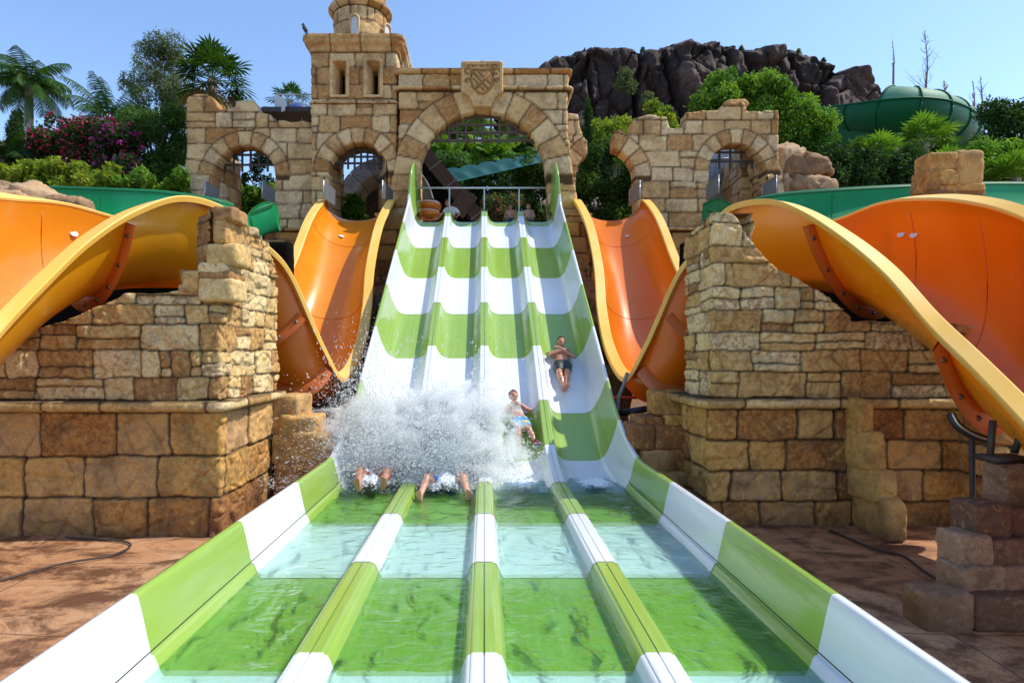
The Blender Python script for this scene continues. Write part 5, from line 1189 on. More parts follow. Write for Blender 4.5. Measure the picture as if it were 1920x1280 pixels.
def feather_palm(name, label, px, py, d, nf, L, seed, trunk=None, ll=.5, mt='leaf_palm', group='palms', droop=1.5, elr=(-.1, 1.35), shaft=False, w_=.03, n=26, bark='palmbark', base=None):
    rs = np.random.RandomState(seed); c = np.array(P(px, py, d)); zb = float(terr(c[0], c[1])) - .05 if base is None else base
    rt = thing(name, label, 'palm', (c[0], c[1], zb), group); mb = MB()
    for i in range(nf):
        az = i * 2.399 + rs.uniform(-.2, .2); el = elr[0] + (elr[1] - elr[0]) * ((i + .5) / nf) + rs.uniform(-.08, .08)
        frond(mb, c, az, el, L * rs.uniform(.85, 1.1), droop * rs.uniform(.85, 1.15) * (1 if el < 1 else .8), ll, n, seed * 50 + i, w_)
    mb.build('fronds', M[mt], rt, smooth=False)
    r = trunk or .1; MB().tube(catmull([(c[0], c[1], zb), (c[0] + .05, c[1], (zb + c[2]) / 2), c], 8), np.linspace(r * 1.2, r, 17), 10).build('trunk', M[bark], rt)
    if shaft: MB().tube([c - [0, 0, 1.55], c - [0, 0, 1.2], c - [0, 0, .5], c + [0, 0, .1]], [r * 1.02, r * 1.25, r * 1.1, r * .6], 12).build('crownshaft', M['crownshaft'], rt)
    return rt
feather_palm('royal_palm', 'royal palm with a grey trunk standing clear against the sky at the far left', 54, 162, 23.5, 26, 1.8, 3, .13, .66, droop=1.9, elr=(-.25, 1.45), shaft=True, w_=.013, n=46)
feather_palm('feather_palm', 'arching palm behind the bougainvillea left of the feathery tree', 205, 225, 24, 16, 2.0, 4, .12, .55, droop=1.2, elr=(.1, 1.35), w_=.014, n=36)
feather_palm('feather_palm', 'dark palm low at the far left edge behind the yellow green shrub', 4, 300, 21, 14, 1.5, 5, .1, .5, droop=1.3, elr=(.0, 1.2), mt='leaf_dark')
def fan_palm(label, px, py, d, nl, L, seed, mt='leaf_palm', group='fan palms', dry=0, trunk=.16, petl=.55, elr=(-.6, 1.4), base=None):
    rs = np.random.RandomState(seed); c = np.array(P(px, py, d)); zb = float(terr(c[0], c[1])) - .05 if base is None else base
    rt = thing('fan_palm', label, 'palm', (c[0], c[1], zb), group)
    mb = MB(); md = MB(); 
    for i in range(nl + dry):
        isd = i >= nl; az = i * 2.399 + rs.uniform(-.3, .3); el = (elr[0] + (elr[1] - elr[0]) * ((i + .5) / nl)) if not isd else -.9 + rs.uniform(-.4, .2)
        h = np.array([math.cos(az) * math.cos(el), math.sin(az) * math.cos(el), math.sin(el)]); pl = L * petl * rs.uniform(.8, 1.2); q = c + h * pl; tgt = md if isd else mb
        tgt.tube([c, q], .012, 4, (.7,) * 3)
        s_ = np.array([-math.sin(az), math.cos(az), 0]); nn = np.cross(h, s_); v = []; cc = []; nb = 17; tn0 = rs.uniform(.2, .8)
        for k in range(nb):
            a = (k / (nb - 1) - .5) * 3.9; dr = h * math.cos(a) + s_ * math.sin(a) + nn * .10 * (k % 2); dr[2] -= .12; l = L * .62 * (1 - .22 * abs(a) / 2) * rs.uniform(.9, 1.05); w_ = np.cross(dr, nn); w_ /= np.linalg.norm(w_)
            mid = q + dr * l * .55; e = q + dr * l + [0, 0, -.14 * l]; ww = l * .065
            v += [q, mid + w_ * ww, e, mid - w_ * ww]; cc += [(np.clip(tn0 + .15 * rs.normal(), 0, 1),) * 3] * 4
        tgt.add(np.array(v), np.arange(4 * nb).reshape(-1, 4), np.array(cc))
    mb.build('fronds', M[mt], rt, smooth=False)
    if dry: md.build('dry_fronds', M['leaf_dry'], rt, smooth=False)
    MB().tube([(c[0], c[1], zb), c], [trunk * 1.1, trunk], 10).build('trunk', M['bark'], rt)
    return rt
fan_palm('large fan palm with stiff round fronds rising behind the left castle wall', 398, 150, 21.8, 40, 1.3, 6, dry=10, petl=.6)
fan_palm('small fan palm tip behind the railing left of the tower', 545, 190, 25, 14, .9, 7)
for i, (px, py, d, L) in enumerate(((1735, 268, 27, 1.35), (1655, 298, 26, 1.2), (1612, 296, 27, 1.0), (1700, 325, 24.5, .9), (1860, 318, 24, 1.2), (1905, 335, 22, 1.1), (1582, 330, 24, .9), (1780, 318, 25, 1.0))):
    fan_palm(['bright fan palm in front of the big green tube', 'fan palm left of the brightest one under the green tube', 'dark fan palm behind the brown boulder', 'low fan palm behind the stone stump', 'broad fan palm at the right behind the flume', 'fan palm at the far right edge behind the teal flume', 'small fan palm just right of the brown boulder', 'fan palm under the tube just above the stone stump'][i], px, py, d, 26, L, 60 + i, mt=['leaf_bright', 'leaf_bright', 'leaf_mid', 'leaf_bright'][i % 4], group='fan palms on the right bank', elr=(-.3, 1.4))
# behind the gateway: palms, bananas, hedge
for i, (px, py, d, L) in enumerate(((862, 262, 34, 1.8), (920, 300, 31, 1.5), (955, 290, 33, 1.6), (830, 300, 30, 1.4), (1000, 285, 34, 1.5), (880, 235, 38, 1.8))):
    feather_palm('feather_palm', ['tall palm in the middle of the gateway opening', 'low palm under the gateway arch above the awning', 'palm right of the middle in the gateway opening', 'palm at the left edge of the gateway opening', 'palm by the right jamb of the gateway opening', 'farthest palm in the gateway opening against the sky'][i], px, py, d, 18, L * 1.15, 70 + i, .1, .55, mt=['leaf_palm', 'leaf_bright'][i % 2], group='palms seen through the gateway', droop=1.3, elr=(.1, 1.4), w_=.05, n=20)
for i, (a, b, c_, e, d, mt, l_) in enumerate(((800, 300, 870, 420, 28, 'leaf_mid', 'green bush behind the planked beam in the gateway'), (860, 310, 1000, 430, 29, 'leaf_dark', 'dark hedge below the teal awning in the gateway'), (960, 300, 1060, 430, 25.5, 'leaf_mid', 'dense bush at the right jamb of the gateway opening'), (800, 262, 1040, 320, 38, 'leaf_palm', 'far green undergrowth seen through the top of the gateway'))):
    tree('bush', l_, pxc(fill(a, b, c_, e, 17, 40, 80 + i), d, 1.0, 81 + i, dd=1.0), 9000, .10, mt, 82 + i, cat='bush', group='bushes behind the gateway', tone=.5, r0=.06)
sp = fill(905, 372, 975, 425, 12, 24, 90)
tree('flowering_shrub', 'small flowering shrub with red blossoms at the top of the slide', pxc(sp, 22.2, 1.0, 91, dd=.3), 3500, .06, 'leaf_olive', 92, cat='shrub', flowers=('flower', 70, .07), r0=.05)
# clipped hedge in the broken arch
sp = fill(1078, 268, 1195, 440, 18, 60, 95, lambda x, y: y > 275 + abs(x - 1140) ** 2 * .012)
tree('hedge_bush', 'dense glossy dark bush filling the broken castle arch', pxc(sp, 22.3, 1.0, 96, dd=.35), 20000, .06, 'leaf_mid', 97, cat='bush', tone=.5, asp=.5, r0=.06)
for i, (a, b, c_, e, d, l_) in enumerate(((1120, 225, 1185, 275, 30, 'bright shrub in a gap right of the slim cypress'), (1215, 198, 1262, 262, 21.5, 'yellow green shrub growing over the dip of the right castle wall'), (430, 350, 512, 420, 23, 'leafy shrub showing through the left castle arch'), (632, 372, 690, 440, 22, 'round bright shrub showing through the tower arch'), (415, 290, 515, 400, 25, 'dark shrubs behind the left castle arch'), (1150, 330, 1200, 440, 24, 'shrub low behind the right side of the broken arch'), (1355, 330, 1400, 420, 26, 'green shrub low behind the rightmost arch'))):
    mt = ['leaf_yellow', 'leaf_yellow', 'leaf_bright', 'leaf_bright', 'leaf_dark', 'leaf_mid', 'leaf_mid'][i]
    tree('shrub', l_, pxc(fill(a, b, c_, e, 12, 26, 120 + i), d, 1.0, 121 + i, dd=.4), 5000, .075, mt, 123 + i, cat='shrub', group='shrubs around the castle', asp=.5, tone=.4, r0=.05)
# bright green tree over the right castle wall and the right hand bank
sp = fill(1312, 148, 1552, 300, 17, 150, 14, lambda x, y: y > 152 + max(0, 1350 - x) * 1.0 + max(0, x - 1490) * 1.1 + max(0, x - 1400) * .12 + 10 * math.sin(x * .06))
sp += [(1345, 142, 10), (1372, 136, 11), (1425, 150, 13), (1470, 165, 12), (1515, 185, 11), (1545, 225, 12), (1565, 262, 11)]
tree('leafy_tree', 'wide bright green tree rising over the right castle wall before the cliff', pxc(sp, 26, 1.0, 15), 46000, .085, 'leaf_bright', 16, tone=.55, asp=.42, droop=.3)
sp = fill(1500, 292, 1700, 350, 17, 60, 17)
tree('bush', 'dark green bush on the bank behind the brown boulder', pxc(sp, 27, 1.0, 18), 18000, .085, 'leaf_mid', 19, cat='bush', tone=.5)
for i, (a, b, c_, e, d, mt, l_) in enumerate(((1850, 200, 1990, 330, 27, 'leaf_dark', 'dark leafy tree at the right edge of the picture'), (1815, 268, 1880, 330, 29, 'leaf_mid', 'mid green bush right of the big tube'), (1830, 280, 1990, 345, 23, 'leaf_bright', 'bright bush behind the flume at the far right'), (1560, 290, 1720, 355, 22, 'leaf_dark', 'dark low hedge behind the stone stump'), (1740, 290, 1800, 330, 28, 'leaf_mid', 'leafy bush under the right end of the big tube'))):
    tree('bush', l_, pxc(fill(a, b, c_, e, 20, 44, 130 + i), d, 1.0, 131 + i), 15000, .08, mt, 133 + i, cat='bush', group='bushes on the right bank', tone=.5)
for i, (px, py, r_) in enumerate(((1172, 150, 22), (1215, 190, 16), (1205, 94, 5), (1240, 95, 4), (1497, 97, 5), (1544, 113, 4), (1390, 91, 5))):
    tree('shrub', ['pale dry shrub growing on the cliff face', 'pale shrub at the foot of the cliff', 'tiny tree on the cliff brow at the left', 'tiny scrub on the cliff brow right of the first', 'yellowish tuft on the cliff brow', 'small dark tuft at the right of the cliff brow', 'small tuft in the middle of the cliff brow'][i], pxc([(px + a, py + b, r_ * .6) for a, b in ((0, 0), (r_ * .5, r_ * .6), (-r_ * .4, r_ * .4), (0, -r_ * .5))], 86 if r_ < 8 else 76, 1.0, 140 + i, dd=.3), 1500 if r_ > 10 else 300, .16, 'leaf_olive' if i != 4 else 'leaf_yellow', 141 + i, cat='shrub', group='shrubs on the cliff', base=(*P(px, py + r_ * .9, 86 if r_ < 8 else 76), 0), r0=.06)
# bare trees on the right skyline
def bare(label, px, yt, yb, d, seed, spread=.35, h=None):
    rs = np.random.RandomState(seed); b = np.array(P(px, yb, d)); t = np.array(P(px - 2, yt, d)); zb = float(terr(b[0], b[1])); rt = thing('bare_tree', label, 'tree', (b[0], b[1], zb), 'bare trees on the right skyline')
    mb = MB(); H = t[2] - b[2]; mb.tube(catmull([(b[0], b[1], zb), b, (b + t) / 2 + [.03 * H, 0, 0], t], 5), np.linspace(.10, .012, 16), 6)
    mb.build('trunk', M['twig'], rt); mb = MB()
    for i in range(22):
        u = rs.uniform(.1, .95); s_ = b + (t - b) * u; a = rs.uniform(0, 6.28); l = H * spread * (1.1 - u) * rs.uniform(.5, 1); e = s_ + [math.cos(a) * l * .7, math.sin(a) * l * .7, l * .8]
        m_ = (s_ + e) / 2 - [0, 0, l * .08]; mb.tube([s_, m_, e], [.022, .015, .006], 4)
        for k in range(3):
            q = s_ + (e - s_) * rs.uniform(.3, .9); g = q + rs.normal(size=3) * l * .2 + [0, 0, l * .25]; mb.tube([q, g], [.009, .004], 3)
    mb.build('branches', M['twig'], rt)
bare('tall bare tree standing above the green tube', 1736, 58, 190, 40, 1, .42); bare('thin bare pole like tree left of the tall bare one', 1675, 74, 160, 42, 2, .06)
bare('short bare tree right of the green tube', 1840, 142, 235, 40, 3, .4); bare('thin bare tree leaning beside the short bare one', 1826, 150, 225, 43, 4, .2); bare('small bare branches between tube and skyline', 1772, 150, 200, 41, 5, .5)
# ------------------------------------------------------------------ big green tube slide
tb = thing('tube_slide', 'big dark green tube slide curling above the trees with a pale translucent roof', 'water slide', P(1690, 250, 35))
st = [(1470, 210, 46, 1.25), (1545, 208, 40, 1.25), (1610, 208, 36, 1.25), (1680, 208, 34, 1.25), (1740, 214, 34, 1.22), (1785, 232, 36, 1.2), (1800, 252, 40, 1.2), (1790, 262, 45, 1.2)]
cl = catmull([P(a, b, d) for a, b, d, r in st], 8); rr = catmull([(r,) for a, b, d, r in st], 8)[:, 0]
T_ = np.gradient(cl, axis=0); T_ /= np.linalg.norm(T_, axis=1)[:, None]; Sd = np.cross(T_, [0, 0, 1.]); Sd /= np.linalg.norm(Sd, axis=1)[:, None]; Up = np.cross(Sd, T_)
def arc(a0, a1, off, i0=0, i1=None, n=16):
    th = np.linspace(a0, a1, n); i1 = i1 or len(cl)
    return cl[i0:i1, None, :] + (rr[i0:i1] + off)[:, None, None] * (Sd[i0:i1, None, :] * np.cos(th)[None, :, None] + Up[i0:i1, None, :] * np.sin(th)[None, :, None])
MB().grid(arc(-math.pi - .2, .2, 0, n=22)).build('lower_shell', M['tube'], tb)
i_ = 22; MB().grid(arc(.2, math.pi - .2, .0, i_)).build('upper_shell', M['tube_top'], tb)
for k in range(2, len(cl) - 1, 5):
    a0, a1 = (-math.pi - .2, .2) if k < i_ else (0, 2 * math.pi); th = np.linspace(a0, a1, 30)
    v = [cl[k] + (rr[k] + .03) * (Sd[k] * math.cos(t) + Up[k] * math.sin(t)) for t in th]; MB().tube(v, .055, 6).build('rib', M['tube'], tb)
MB().tube(arc(.2, .21, .03, 0, None, 2)[:, 0], .05, 6).build('seam_flange', M['tube'], tb); MB().tube(arc(math.pi - .21, math.pi - .2, .03, 0, None, 2)[:, 0], .05, 6).build('seam_flange', M['tube'], tb)
fl = [W(1560, 232, 37), W(1640, 224, 34.5), W(1705, 230, 33.5)]; lo = catmull([(*p, *(np.array(p) + [.2, 2.0, 0]), 1.15, 0) for p in fl], 8)
mb = MB(); th = np.linspace(0, math.pi, 14); A_ = lo[:, :3]; B_ = lo[:, 3:6]; mb.grid(((A_ + B_) / 2)[:, None] + (A_ - B_)[:, None] / 2 * np.cos(th)[None, :, None] + np.array([0, 0, -1.3])[None, None] * np.sin(th)[None, :, None]); mb.build('lower_trough', M['tube'], tb); MB().tube(A_, .07, 6).build('trough_rim', M['tube_top'], tb)
for px, py, d in ((1692, 250, 34.5), (1799, 268, 36)):
    p = P(px, py - 14, d); MB().tube([(p[0], p[1], 6), p], .11, 8).build('support_post', M['bluepost'], tb)
tb2 = thing('tube_slide', 'paler far end of a tube slide showing right of the big green tube', 'water slide', P(1850, 225, 42))
c2 = catmull([P(1815, 232, 44), P(1850, 226, 43), P(1895, 226, 44), P(1960, 240, 46)], 6); MB().tube(c2, .62, 14).build('shell', M['tube_top'], tb2)
for k in (3, 9, 14): v = [c2[k] + .66 * np.array([0, math.cos(t), math.sin(t)]) for t in np.linspace(0, 6.28, 20)]; MB().tube(v, .05, 5).build('rib', M['tube'], tb2)
# ------------------------------------------------------------------ people: one continuous surface each, grown from tapered limbs
def sdf_caps(X, caps, k):
    d = None
    for a, b, ra, rb in caps:
        a = np.array(a, float); b = np.array(b, float); ab = b - a; L = (ab ** 2).sum() + 1e-9
        t = np.clip(((X - a) @ ab) / L, 0, 1); e = np.sqrt(((X - a - t[:, None] * ab) ** 2).sum(1)) - (ra + (rb - ra) * t)
        if d is None: d = e
        else:
            kk = min(k, .8 * min(ra, rb) + .004); h = np.clip(.5 + .5 * (d - e) / kk, 0, 1); d = d * (1 - h) + e * h - kk * h * (1 - h)
    return d
def nets(caps, h, k=.03, clip=(), inflate=0.0):
    P0 = np.array([np.array(c[0]) - c[2] for c in caps] + [np.array(c[1]) - c[3] for c in caps] + [np.array(c[0]) + c[2] for c in caps] + [np.array(c[1]) + c[3] for c in caps])
    lo = P0.min(0) - inflate - 2.5 * h; hi = P0.max(0) + inflate + 2.5 * h; n = np.ceil((hi - lo) / h).astype(int) + 1
    ax = [lo[i] + h * np.arange(n[i]) for i in range(3)]; G = np.stack(np.meshgrid(*ax, indexing='ij'), -1).reshape(-1, 3)
    # coarse cull so that fine grids stay quick
    Fv = sdf_caps(G, caps, k) - inflate
    for (p, nn) in clip: Fv = np.maximum(Fv, (G - np.array(p, float)) @ np.array(nn, float))
    Fv = Fv.reshape(n); S = Fv < 0
    cell = np.zeros(n - 1, int)
    for a in (0, 1):
        for b in (0, 1):
            for c in (0, 1): cell += S[a:n[0] - 1 + a, b:n[1] - 1 + b, c:n[2] - 1 + c]
    act = (cell > 0) & (cell < 8); idx = -np.ones(n - 1, int); idx[act] = np.arange(act.sum()); I = np.argwhere(act)
    acc = np.zeros((len(I), 3)); cnt = np.zeros(len(I))
    cor = [(a, b, c) for a in (0, 1) for b in (0, 1) for c in (0, 1)]
    for i, p in enumerate(cor):
        for q in cor[i + 1:]:
            if sum(abs(x - y) for x, y in zip(p, q)) != 1: continue
            fp = Fv[I[:, 0] + p[0], I[:, 1] + p[1], I[:, 2] + p[2]]; fq = Fv[I[:, 0] + q[0], I[:, 1] + q[1], I[:, 2] + q[2]]
            m = (fp < 0) != (fq < 0); t = np.where(m, fp / np.where(m, fp - fq, 1), 0)
            acc += m[:, None] * (np.array(p) + t[:, None] * (np.array(q) - np.array(p))); cnt += m
    V = lo + h * (I + acc / cnt[:, None]); Fc = []
    for axis in range(3):
        sl0 = [slice(None)] * 3; sl1 = [slice(None)] * 3; sl0[axis] = slice(0, -1); sl1[axis] = slice(1, None)
        ch = S[tuple(sl0)] != S[tuple(sl1)]; E = np.argwhere(ch); o = [i for i in range(3) if i != axis]
        E = E[(E[:, o[0]] > 0) & (E[:, o[1]] > 0) & (E[:, o[0]] < n[o[0]] - 1) & (E[:, o[1]] < n[o[1]] - 1)]
        q = []
        for (da, db) in ((0, 0), (-1, 0), (-1, -1), (0, -1)):
            c = E.copy(); c[:, o[0]] += da; c[:, o[1]] += db; q.append(idx[c[:, 0], c[:, 1], c[:, 2]])
        q = np.stack(q, 1); s = S[E[:, 0], E[:, 1], E[:, 2]]; fl = s if axis != 1 else ~s
        q[~fl] = q[~fl][:, ::-1]; Fc.append(q)
    return V, np.concatenate(Fc)
def unit(v): v = np.array(v, float); return v / (np.linalg.norm(v) + 1e-9)
def hand(w, d, n, s, curl=.5):
    """palm, four unequal fingers and a thumb from the wrist w along d, palm facing n, thumb on side s"""
    w = np.array(w, float); d = unit(d); n = unit(np.array(n) - d * np.dot(n, d)); sd_ = np.cross(d, n) * s; c = []
    for o in (-.024, -.008, .008, .024): c.append((w + d * .01 + sd_ * o * .6, w + d * .072 + sd_ * o, .013, .011))
    for o, l in ((-.027, .052), (-.009, .066), (.009, .071), (.027, .062)):
        k0 = w + d * .075 + sd_ * o; k1 = k0 + (d * math.cos(curl * .6) + n * math.sin(curl * .6)) * l * .5; k2 = k1 + (d * math.cos(curl * 1.6) + n * math.sin(curl * 1.6)) * l * .5
        c += [(k0, k1, .0085, .008), (k1, k2, .008, .0065)]
    t0 = w + d * .022 + sd_ * .028; t1 = t0 + d * .022 + sd_ * .026 + n * .008; c += [(t0, t1, .012, .010), (t1, t1 + d * .028 + sd_ * .004 + n * .006, .010, .008)]
    return c
def foot(a, t, up, s, z=1.0):
    a = np.array(a, float); t = unit(t); up = unit(np.array(up) - t * np.dot(up, t)); sd_ = np.cross(t, up) * s; he = a - up * .045 * z - t * .03 * z
    c = [(a, he, .034 * z, .032 * z), (he, a - up * .052 * z + t * .10 * z, .03 * z, .026 * z), (a - up * .01, a - up * .04 * z + t * .10 * z, .032 * z, .022 * z), (he + sd_ * .008, a - up * .055 * z + t * .12 * z + sd_ * .022, .026 * z, .02 * z), (he - sd_ * .008, a - up * .055 * z + t * .105 * z - sd_ * .024, .026 * z, .018 * z)]
    for i, (o, l, r) in enumerate(((.03, .165, .014), (.012, .160, .010), (-.003, .152, .0095), (-.018, .142, .009), (-.032, .13, .0085))):
        c.append((a - up * .056 * z + t * .11 * z + sd_ * o * z, a - up * .058 * z + t * l * z + sd_ * (o * 1.1) * z, r * z, r * .9 * z))
    return c
def head(c, up, f):
    c = np.array(c, float); up = unit(up); f = unit(np.array(f) - up * np.dot(f, up)); r = np.cross(f, up)
    H = [(c + up * .035 - f * .012, c + up * .03 - f * .022, .083, .082), (c + up * .02 + f * .02, c - up * .03 + f * .018, .066, .060), (c - up * .05 + f * .035, c - up * .075 + f * .045, .046, .030),
         (c + r * .028 - up * .05 + f * .03, c - up * .078 + f * .05, .035, .022), (c - r * .028 - up * .05 + f * .03, c - up * .078 + f * .05, .035, .022),
         (c + up * .005 + f * .085, c - up * .025 + f * .100, .010, .014), (c + r * .012 - up * .03 + f * .088, c - r * .012 - up * .03 + f * .088, .010, .010),
         (c + r * .035 + up * .025 + f * .074, c - r * .035 + up * .025 + f * .074, .014, .014), (c + r * .036 - up * .015 + f * .065, c + r * .040 - up * .02 + f * .055, .020, .02), (c - r * .036 - up * .015 + f * .065, c - r * .040 - up * .02 + f * .055, .020, .02),
         (c + r * .016 - up * .055 + f * .082, c - r * .016 - up * .055 + f * .082, .009, .009)]
    for s in (1, -1): H += [(c + r * s * .082 + up * .016 - f * .005, c + r * s * .080 - up * .018 - f * .0, .013, .010)]
    eyes = [(c + r * s * .031 + up * .006 + f * .079, .0125) for s in (1, -1)]
    mouth = (c + r * .022 - up * .054 + f * .0905, c - r * .022 - up * .054 + f * .0905)
    hair = [(c + up * .042 - f * .018, c + up * .02 - f * .03, .093, .088)]
    return H, eyes, mouth, hair, (c, up, f)
def ball(mb, c, r, n=6):
    p, f = cube_pts(n); p = p / np.linalg.norm(p, axis=1)[:, None]; return mb.add(p * r + np.array(c), f)
def person(label, J, frame, mats, shorts=None, shirt=None, h=.009, group='slide riders', shoes=None, hairmat='hair', extra=None, scale=1.0):
    """J: joints in a local frame (x, along, normal); frame: (origin, ex, ey, en)"""
    O, ex, ey, en = [np.array(v, float) for v in frame]; Mx = np.stack([ex, ey, en]) * scale
    g = {k: np.array(v, float) for k, v in J.items()}
    rt = thing('person', label, 'person', tuple(O), group)
    out = lambda V: V @ Mx + O
    caps = []
    sL, sR, hL, hR = g['shL'], g['shR'], g['hipL'], g['hipR']; ch = (sL + sR) / 2; hp = (hL + hR) / 2; mid = ch * .45 + hp * .55; nk = g['neck']
    caps += [(ch + (sL - ch) * .55, mid + (hL - hp) * .5, .082, .078), (ch + (sR - ch) * .55, mid + (hR - hp) * .5, .082, .078), (mid + (hL - hp) * .5, hL, .078, .09), (mid + (hR - hp) * .5, hR, .078, .09), (ch, hp, .085, .09)]
    caps += [(sL, sR, .05, .05), (ch, nk, .06, .045), (nk, g['head'], .045, .045)]
    Hc, eyes, mouth, hair, hf = head(g['head'], g['hup'], g['hface']); caps += Hc
    for s, S_ in (('L', 1), ('R', -1)):
        caps += [(g['sh' + s], g['el' + s], .047, .036), (g['el' + s], g['wr' + s], .036, .024)]
        caps += hand(g['wr' + s], g['hd' + s], g['hn' + s], S_ * -1, g.get('curl', .7))
        caps += [(g['hip' + s], g['kn' + s], .083, .054), (g['kn' + s], g['kn' + s] * .65 + g['an' + s] * .35, .052, .052), (g['kn' + s] * .65 + g['an' + s] * .35, g['an' + s], .052, .031)]
        caps += foot(g['an' + s], g['ft' + s], g['fu' + s], S_)
    V, Fq = nets(caps, h / scale, .03); b = MB().add(out(V), Fq.tolist()).build('body', mats, rt)
    mb = MB(); c_, up, f_ = hf; hc = [hair[0], (c_ + up * .05 + f_ * .03, c_ + up * .05 - f_ * .02, .072, .085)]
    V, Fq = nets(hc, .012, .02, clip=[(c_ + up * .042 + f_ * .03, unit(-up * .75 + f_ * .66))]); mb.add(out(V), Fq.tolist()).build('hair', M[hairmat], rt)
    for e, r_ in eyes: mb = MB(); ball(mb, out(np.array([e]))[0], r_ * .9); mb.build('eye', M['eye'], rt)
    MB().tube(out(np.array(mouth)), .006, 6).build('mouth', M['lips'], rt)
    if shorts:
        cc = [c for c in caps[2:5]] + [(g['hip' + s], g['hip' + s] + (g['kn' + s] - g['hip' + s]) * shorts[1], .088, .080) for s in 'LR']
        ax = unit(hp - ch); V, Fq = nets(cc, h / scale, .03, clip=[(hp - ax * .10, -ax)], inflate=.014); MB().add(out(V), Fq.tolist()).build('shorts', shorts[0], rt)
    if shirt:
        cc = list(caps[0:6]) + [(g['sh' + s], g['sh' + s] + (g['el' + s] - g['sh' + s]) * .6, .055, .05) for s in 'LR']
        V, Fq = nets(cc, h / scale, .03, inflate=.014); MB().add(out(V), Fq.tolist()).build('shirt', shirt, rt)
    if shoes:
        for s in shoes[1]:
            cc = foot(g['an' + s], g['ft' + s], g['fu' + s], 1)[:5]; V, Fq = nets(cc + [(g['an' + s], g['an' + s] + (g['kn' + s] - g['an' + s]) * .12, .038, .038)], h / scale, .02, inflate=.010); MB().add(out(V), Fq.tolist()).build('shoe', shoes[0], rt)
    return rt
M['shorts_black'] = simple('black_swim_shorts', (.02, .03, .035), .5, var=.4)
def patch_mat(name, a, b, c_=None):
    m, t = mat(name); pos = gpos(t); n = noise(t, 9, 2, .4, pos); col = ramp(t, n, [(.44, a), (.47, b), (.58, b), (.60, c_ or a)]); bsdf(t, col, .55); return m
M['shorts_blue'] = patch_mat('blue_yellow_swim_shorts', (.02, .16, .50), (.05, .30, .62), (.75, .60, .04))
M['shorts_cyan'] = simple('bright_blue_swim_shorts', (.01, .22, .62), .5, var=.3)
M['shorts_red'] = simple('dark_red_swim_shorts', (.35, .02, .03), .5, var=.3)
M['shoe'] = patch_mat('red_blue_water_shoe', (.55, .03, .03), (.03, .12, .40), (.6, .6, .6))
M['shirt'] = simple('white_cotton_shirt', (.75, .75, .76), .8, var=.15)
LIE = dict(neck=(0, .27, .13), shL=(-.165, .33, .10), shR=(.165, .33, .10), hipL=(-.085, .78, .09), hipR=(.085, .78, .09), head=(0, .13, .235), hup=(0, -.88, .42), hface=(0, .42, .88),
    elL=(-.25, .50, .17), elR=(.25, .52, .15), wrL=(.045, .40, .245), wrR=(-.05, .37, .27), hdL=(1, -.35, .0), hdR=(-1, -.35, .0), hnL=(0, .1, -1), hnR=(0, .1, -1), curl=.55,
    knL=(-.075, 1.12, .15), knR=(.07, 1.12, .15), anL=(-.015, 1.46, .10), anR=(.035, 1.47, .15), ftL=(-.15, .35, .9), ftR=(.12, .38, .9), fuL=(0, -.9, .35), fuR=(0, -.9, .35))
def slide_frame(x0, s0, x1, s1, D=.33, lift=0.0):
    """head at (x0, s0), feet at (x1, s1), lying in the lane bottom"""
    a = sl_pt(s0, x0, -D + lift); b = sl_pt(s1, x1, -D + lift); a = np.array(a, float).ravel(); b = np.array(b, float).ravel(); ey = unit(b - a)
    th = TH; n = np.array([0, -math.sin(th), math.cos(th)]); n = unit(n - ey * np.dot(n, ey)); ex = np.cross(ey, n) ; ex = ex if ex[0] > 0 else -ex
    return a, ex, ey, n
def s_of_px(px, py, D=.33):
    ss = np.linspace(6, 20, 1400); y, z, th = ref(ss); yy = y + np.sin(th) * D; zz = z - np.cos(th) * D; q = CY - (zz - ZC) / yy * F
    s = ss[np.argmin(np.abs(q - py))]; y_, z_, t_ = ref(s); return (px - CX) / F * float(y_ + math.sin(float(t_)) * D), float(s)
xa_, sa_ = s_of_px(1050, 652); xb_, sb_ = s_of_px(1058, 738)
person('rider in black shorts with arms crossed lying in the rightmost lane', LIE, slide_frame(xa_, sa_, xb_, sb_), M['skin'], (M['shorts_black'], .42), h=.009, scale=1.03)
J2 = dict(LIE); J2.update(knL=(-.10, 1.10, .22), knR=(.10, 1.10, .20), anL=(-.14, 1.36, .10), anR=(.17, 1.42, .12), ftL=(-.2, .35, .9), ftR=(.35, .45, .8), elL=(-.26, .50, .14), elR=(.26, .50, .14), wrL=(-.03, .38, .245), wrR=(.02, .37, .26))
xa_, sa_ = s_of_px(960, 752); xb_, sb_ = s_of_px(986, 832, .28)
person('boy in blue and yellow shorts with crossed arms beside the splash', J2, slide_frame(xa_, sa_, xb_, sb_), M['skin'], (M['shorts_blue'], .5), h=.009, shoes=(M['shoe'], 'R'), scale=.97)
SPL = dict(neck=(0, -.02, .52), shL=(-.17, .02, .46), shR=(.17, .02, .46), hipL=(-.09, .34, .12), hipR=(.09, .34, .12), head=(0, -.06, .66), hup=(0, -.3, .95), hface=(0, .95, .3),
    elL=(-.30, .16, .34), elR=(.30, .16, .34), wrL=(-.22, .36, .30), wrR=(.22, .36, .30), hdL=(.2, .8, .1), hdR=(-.2, .8, .1), hnL=(.3, 0, -1), hnR=(-.3, 0, -1), curl=.6,
    knL=(-.20, .68, .34), knR=(.20, .68, .34), anL=(-.14, 1.02, .22), anR=(.20, 1.0, .24), ftL=(-.1, .45, .9), ftR=(.15, .4, .9), fuL=(0, -.9, .4), fuR=(0, -.9, .4))
wl = ZC - 2.05
person('rider in dark red shorts hitting the water in the leftmost lane, bare soles up', SPL, ((-1.60, 9.52, wl - .0), (1, 0, 0), (0, -1, 0), (0, 0, 1)), M['skin'], (M['shorts_red'], .5), h=.01)
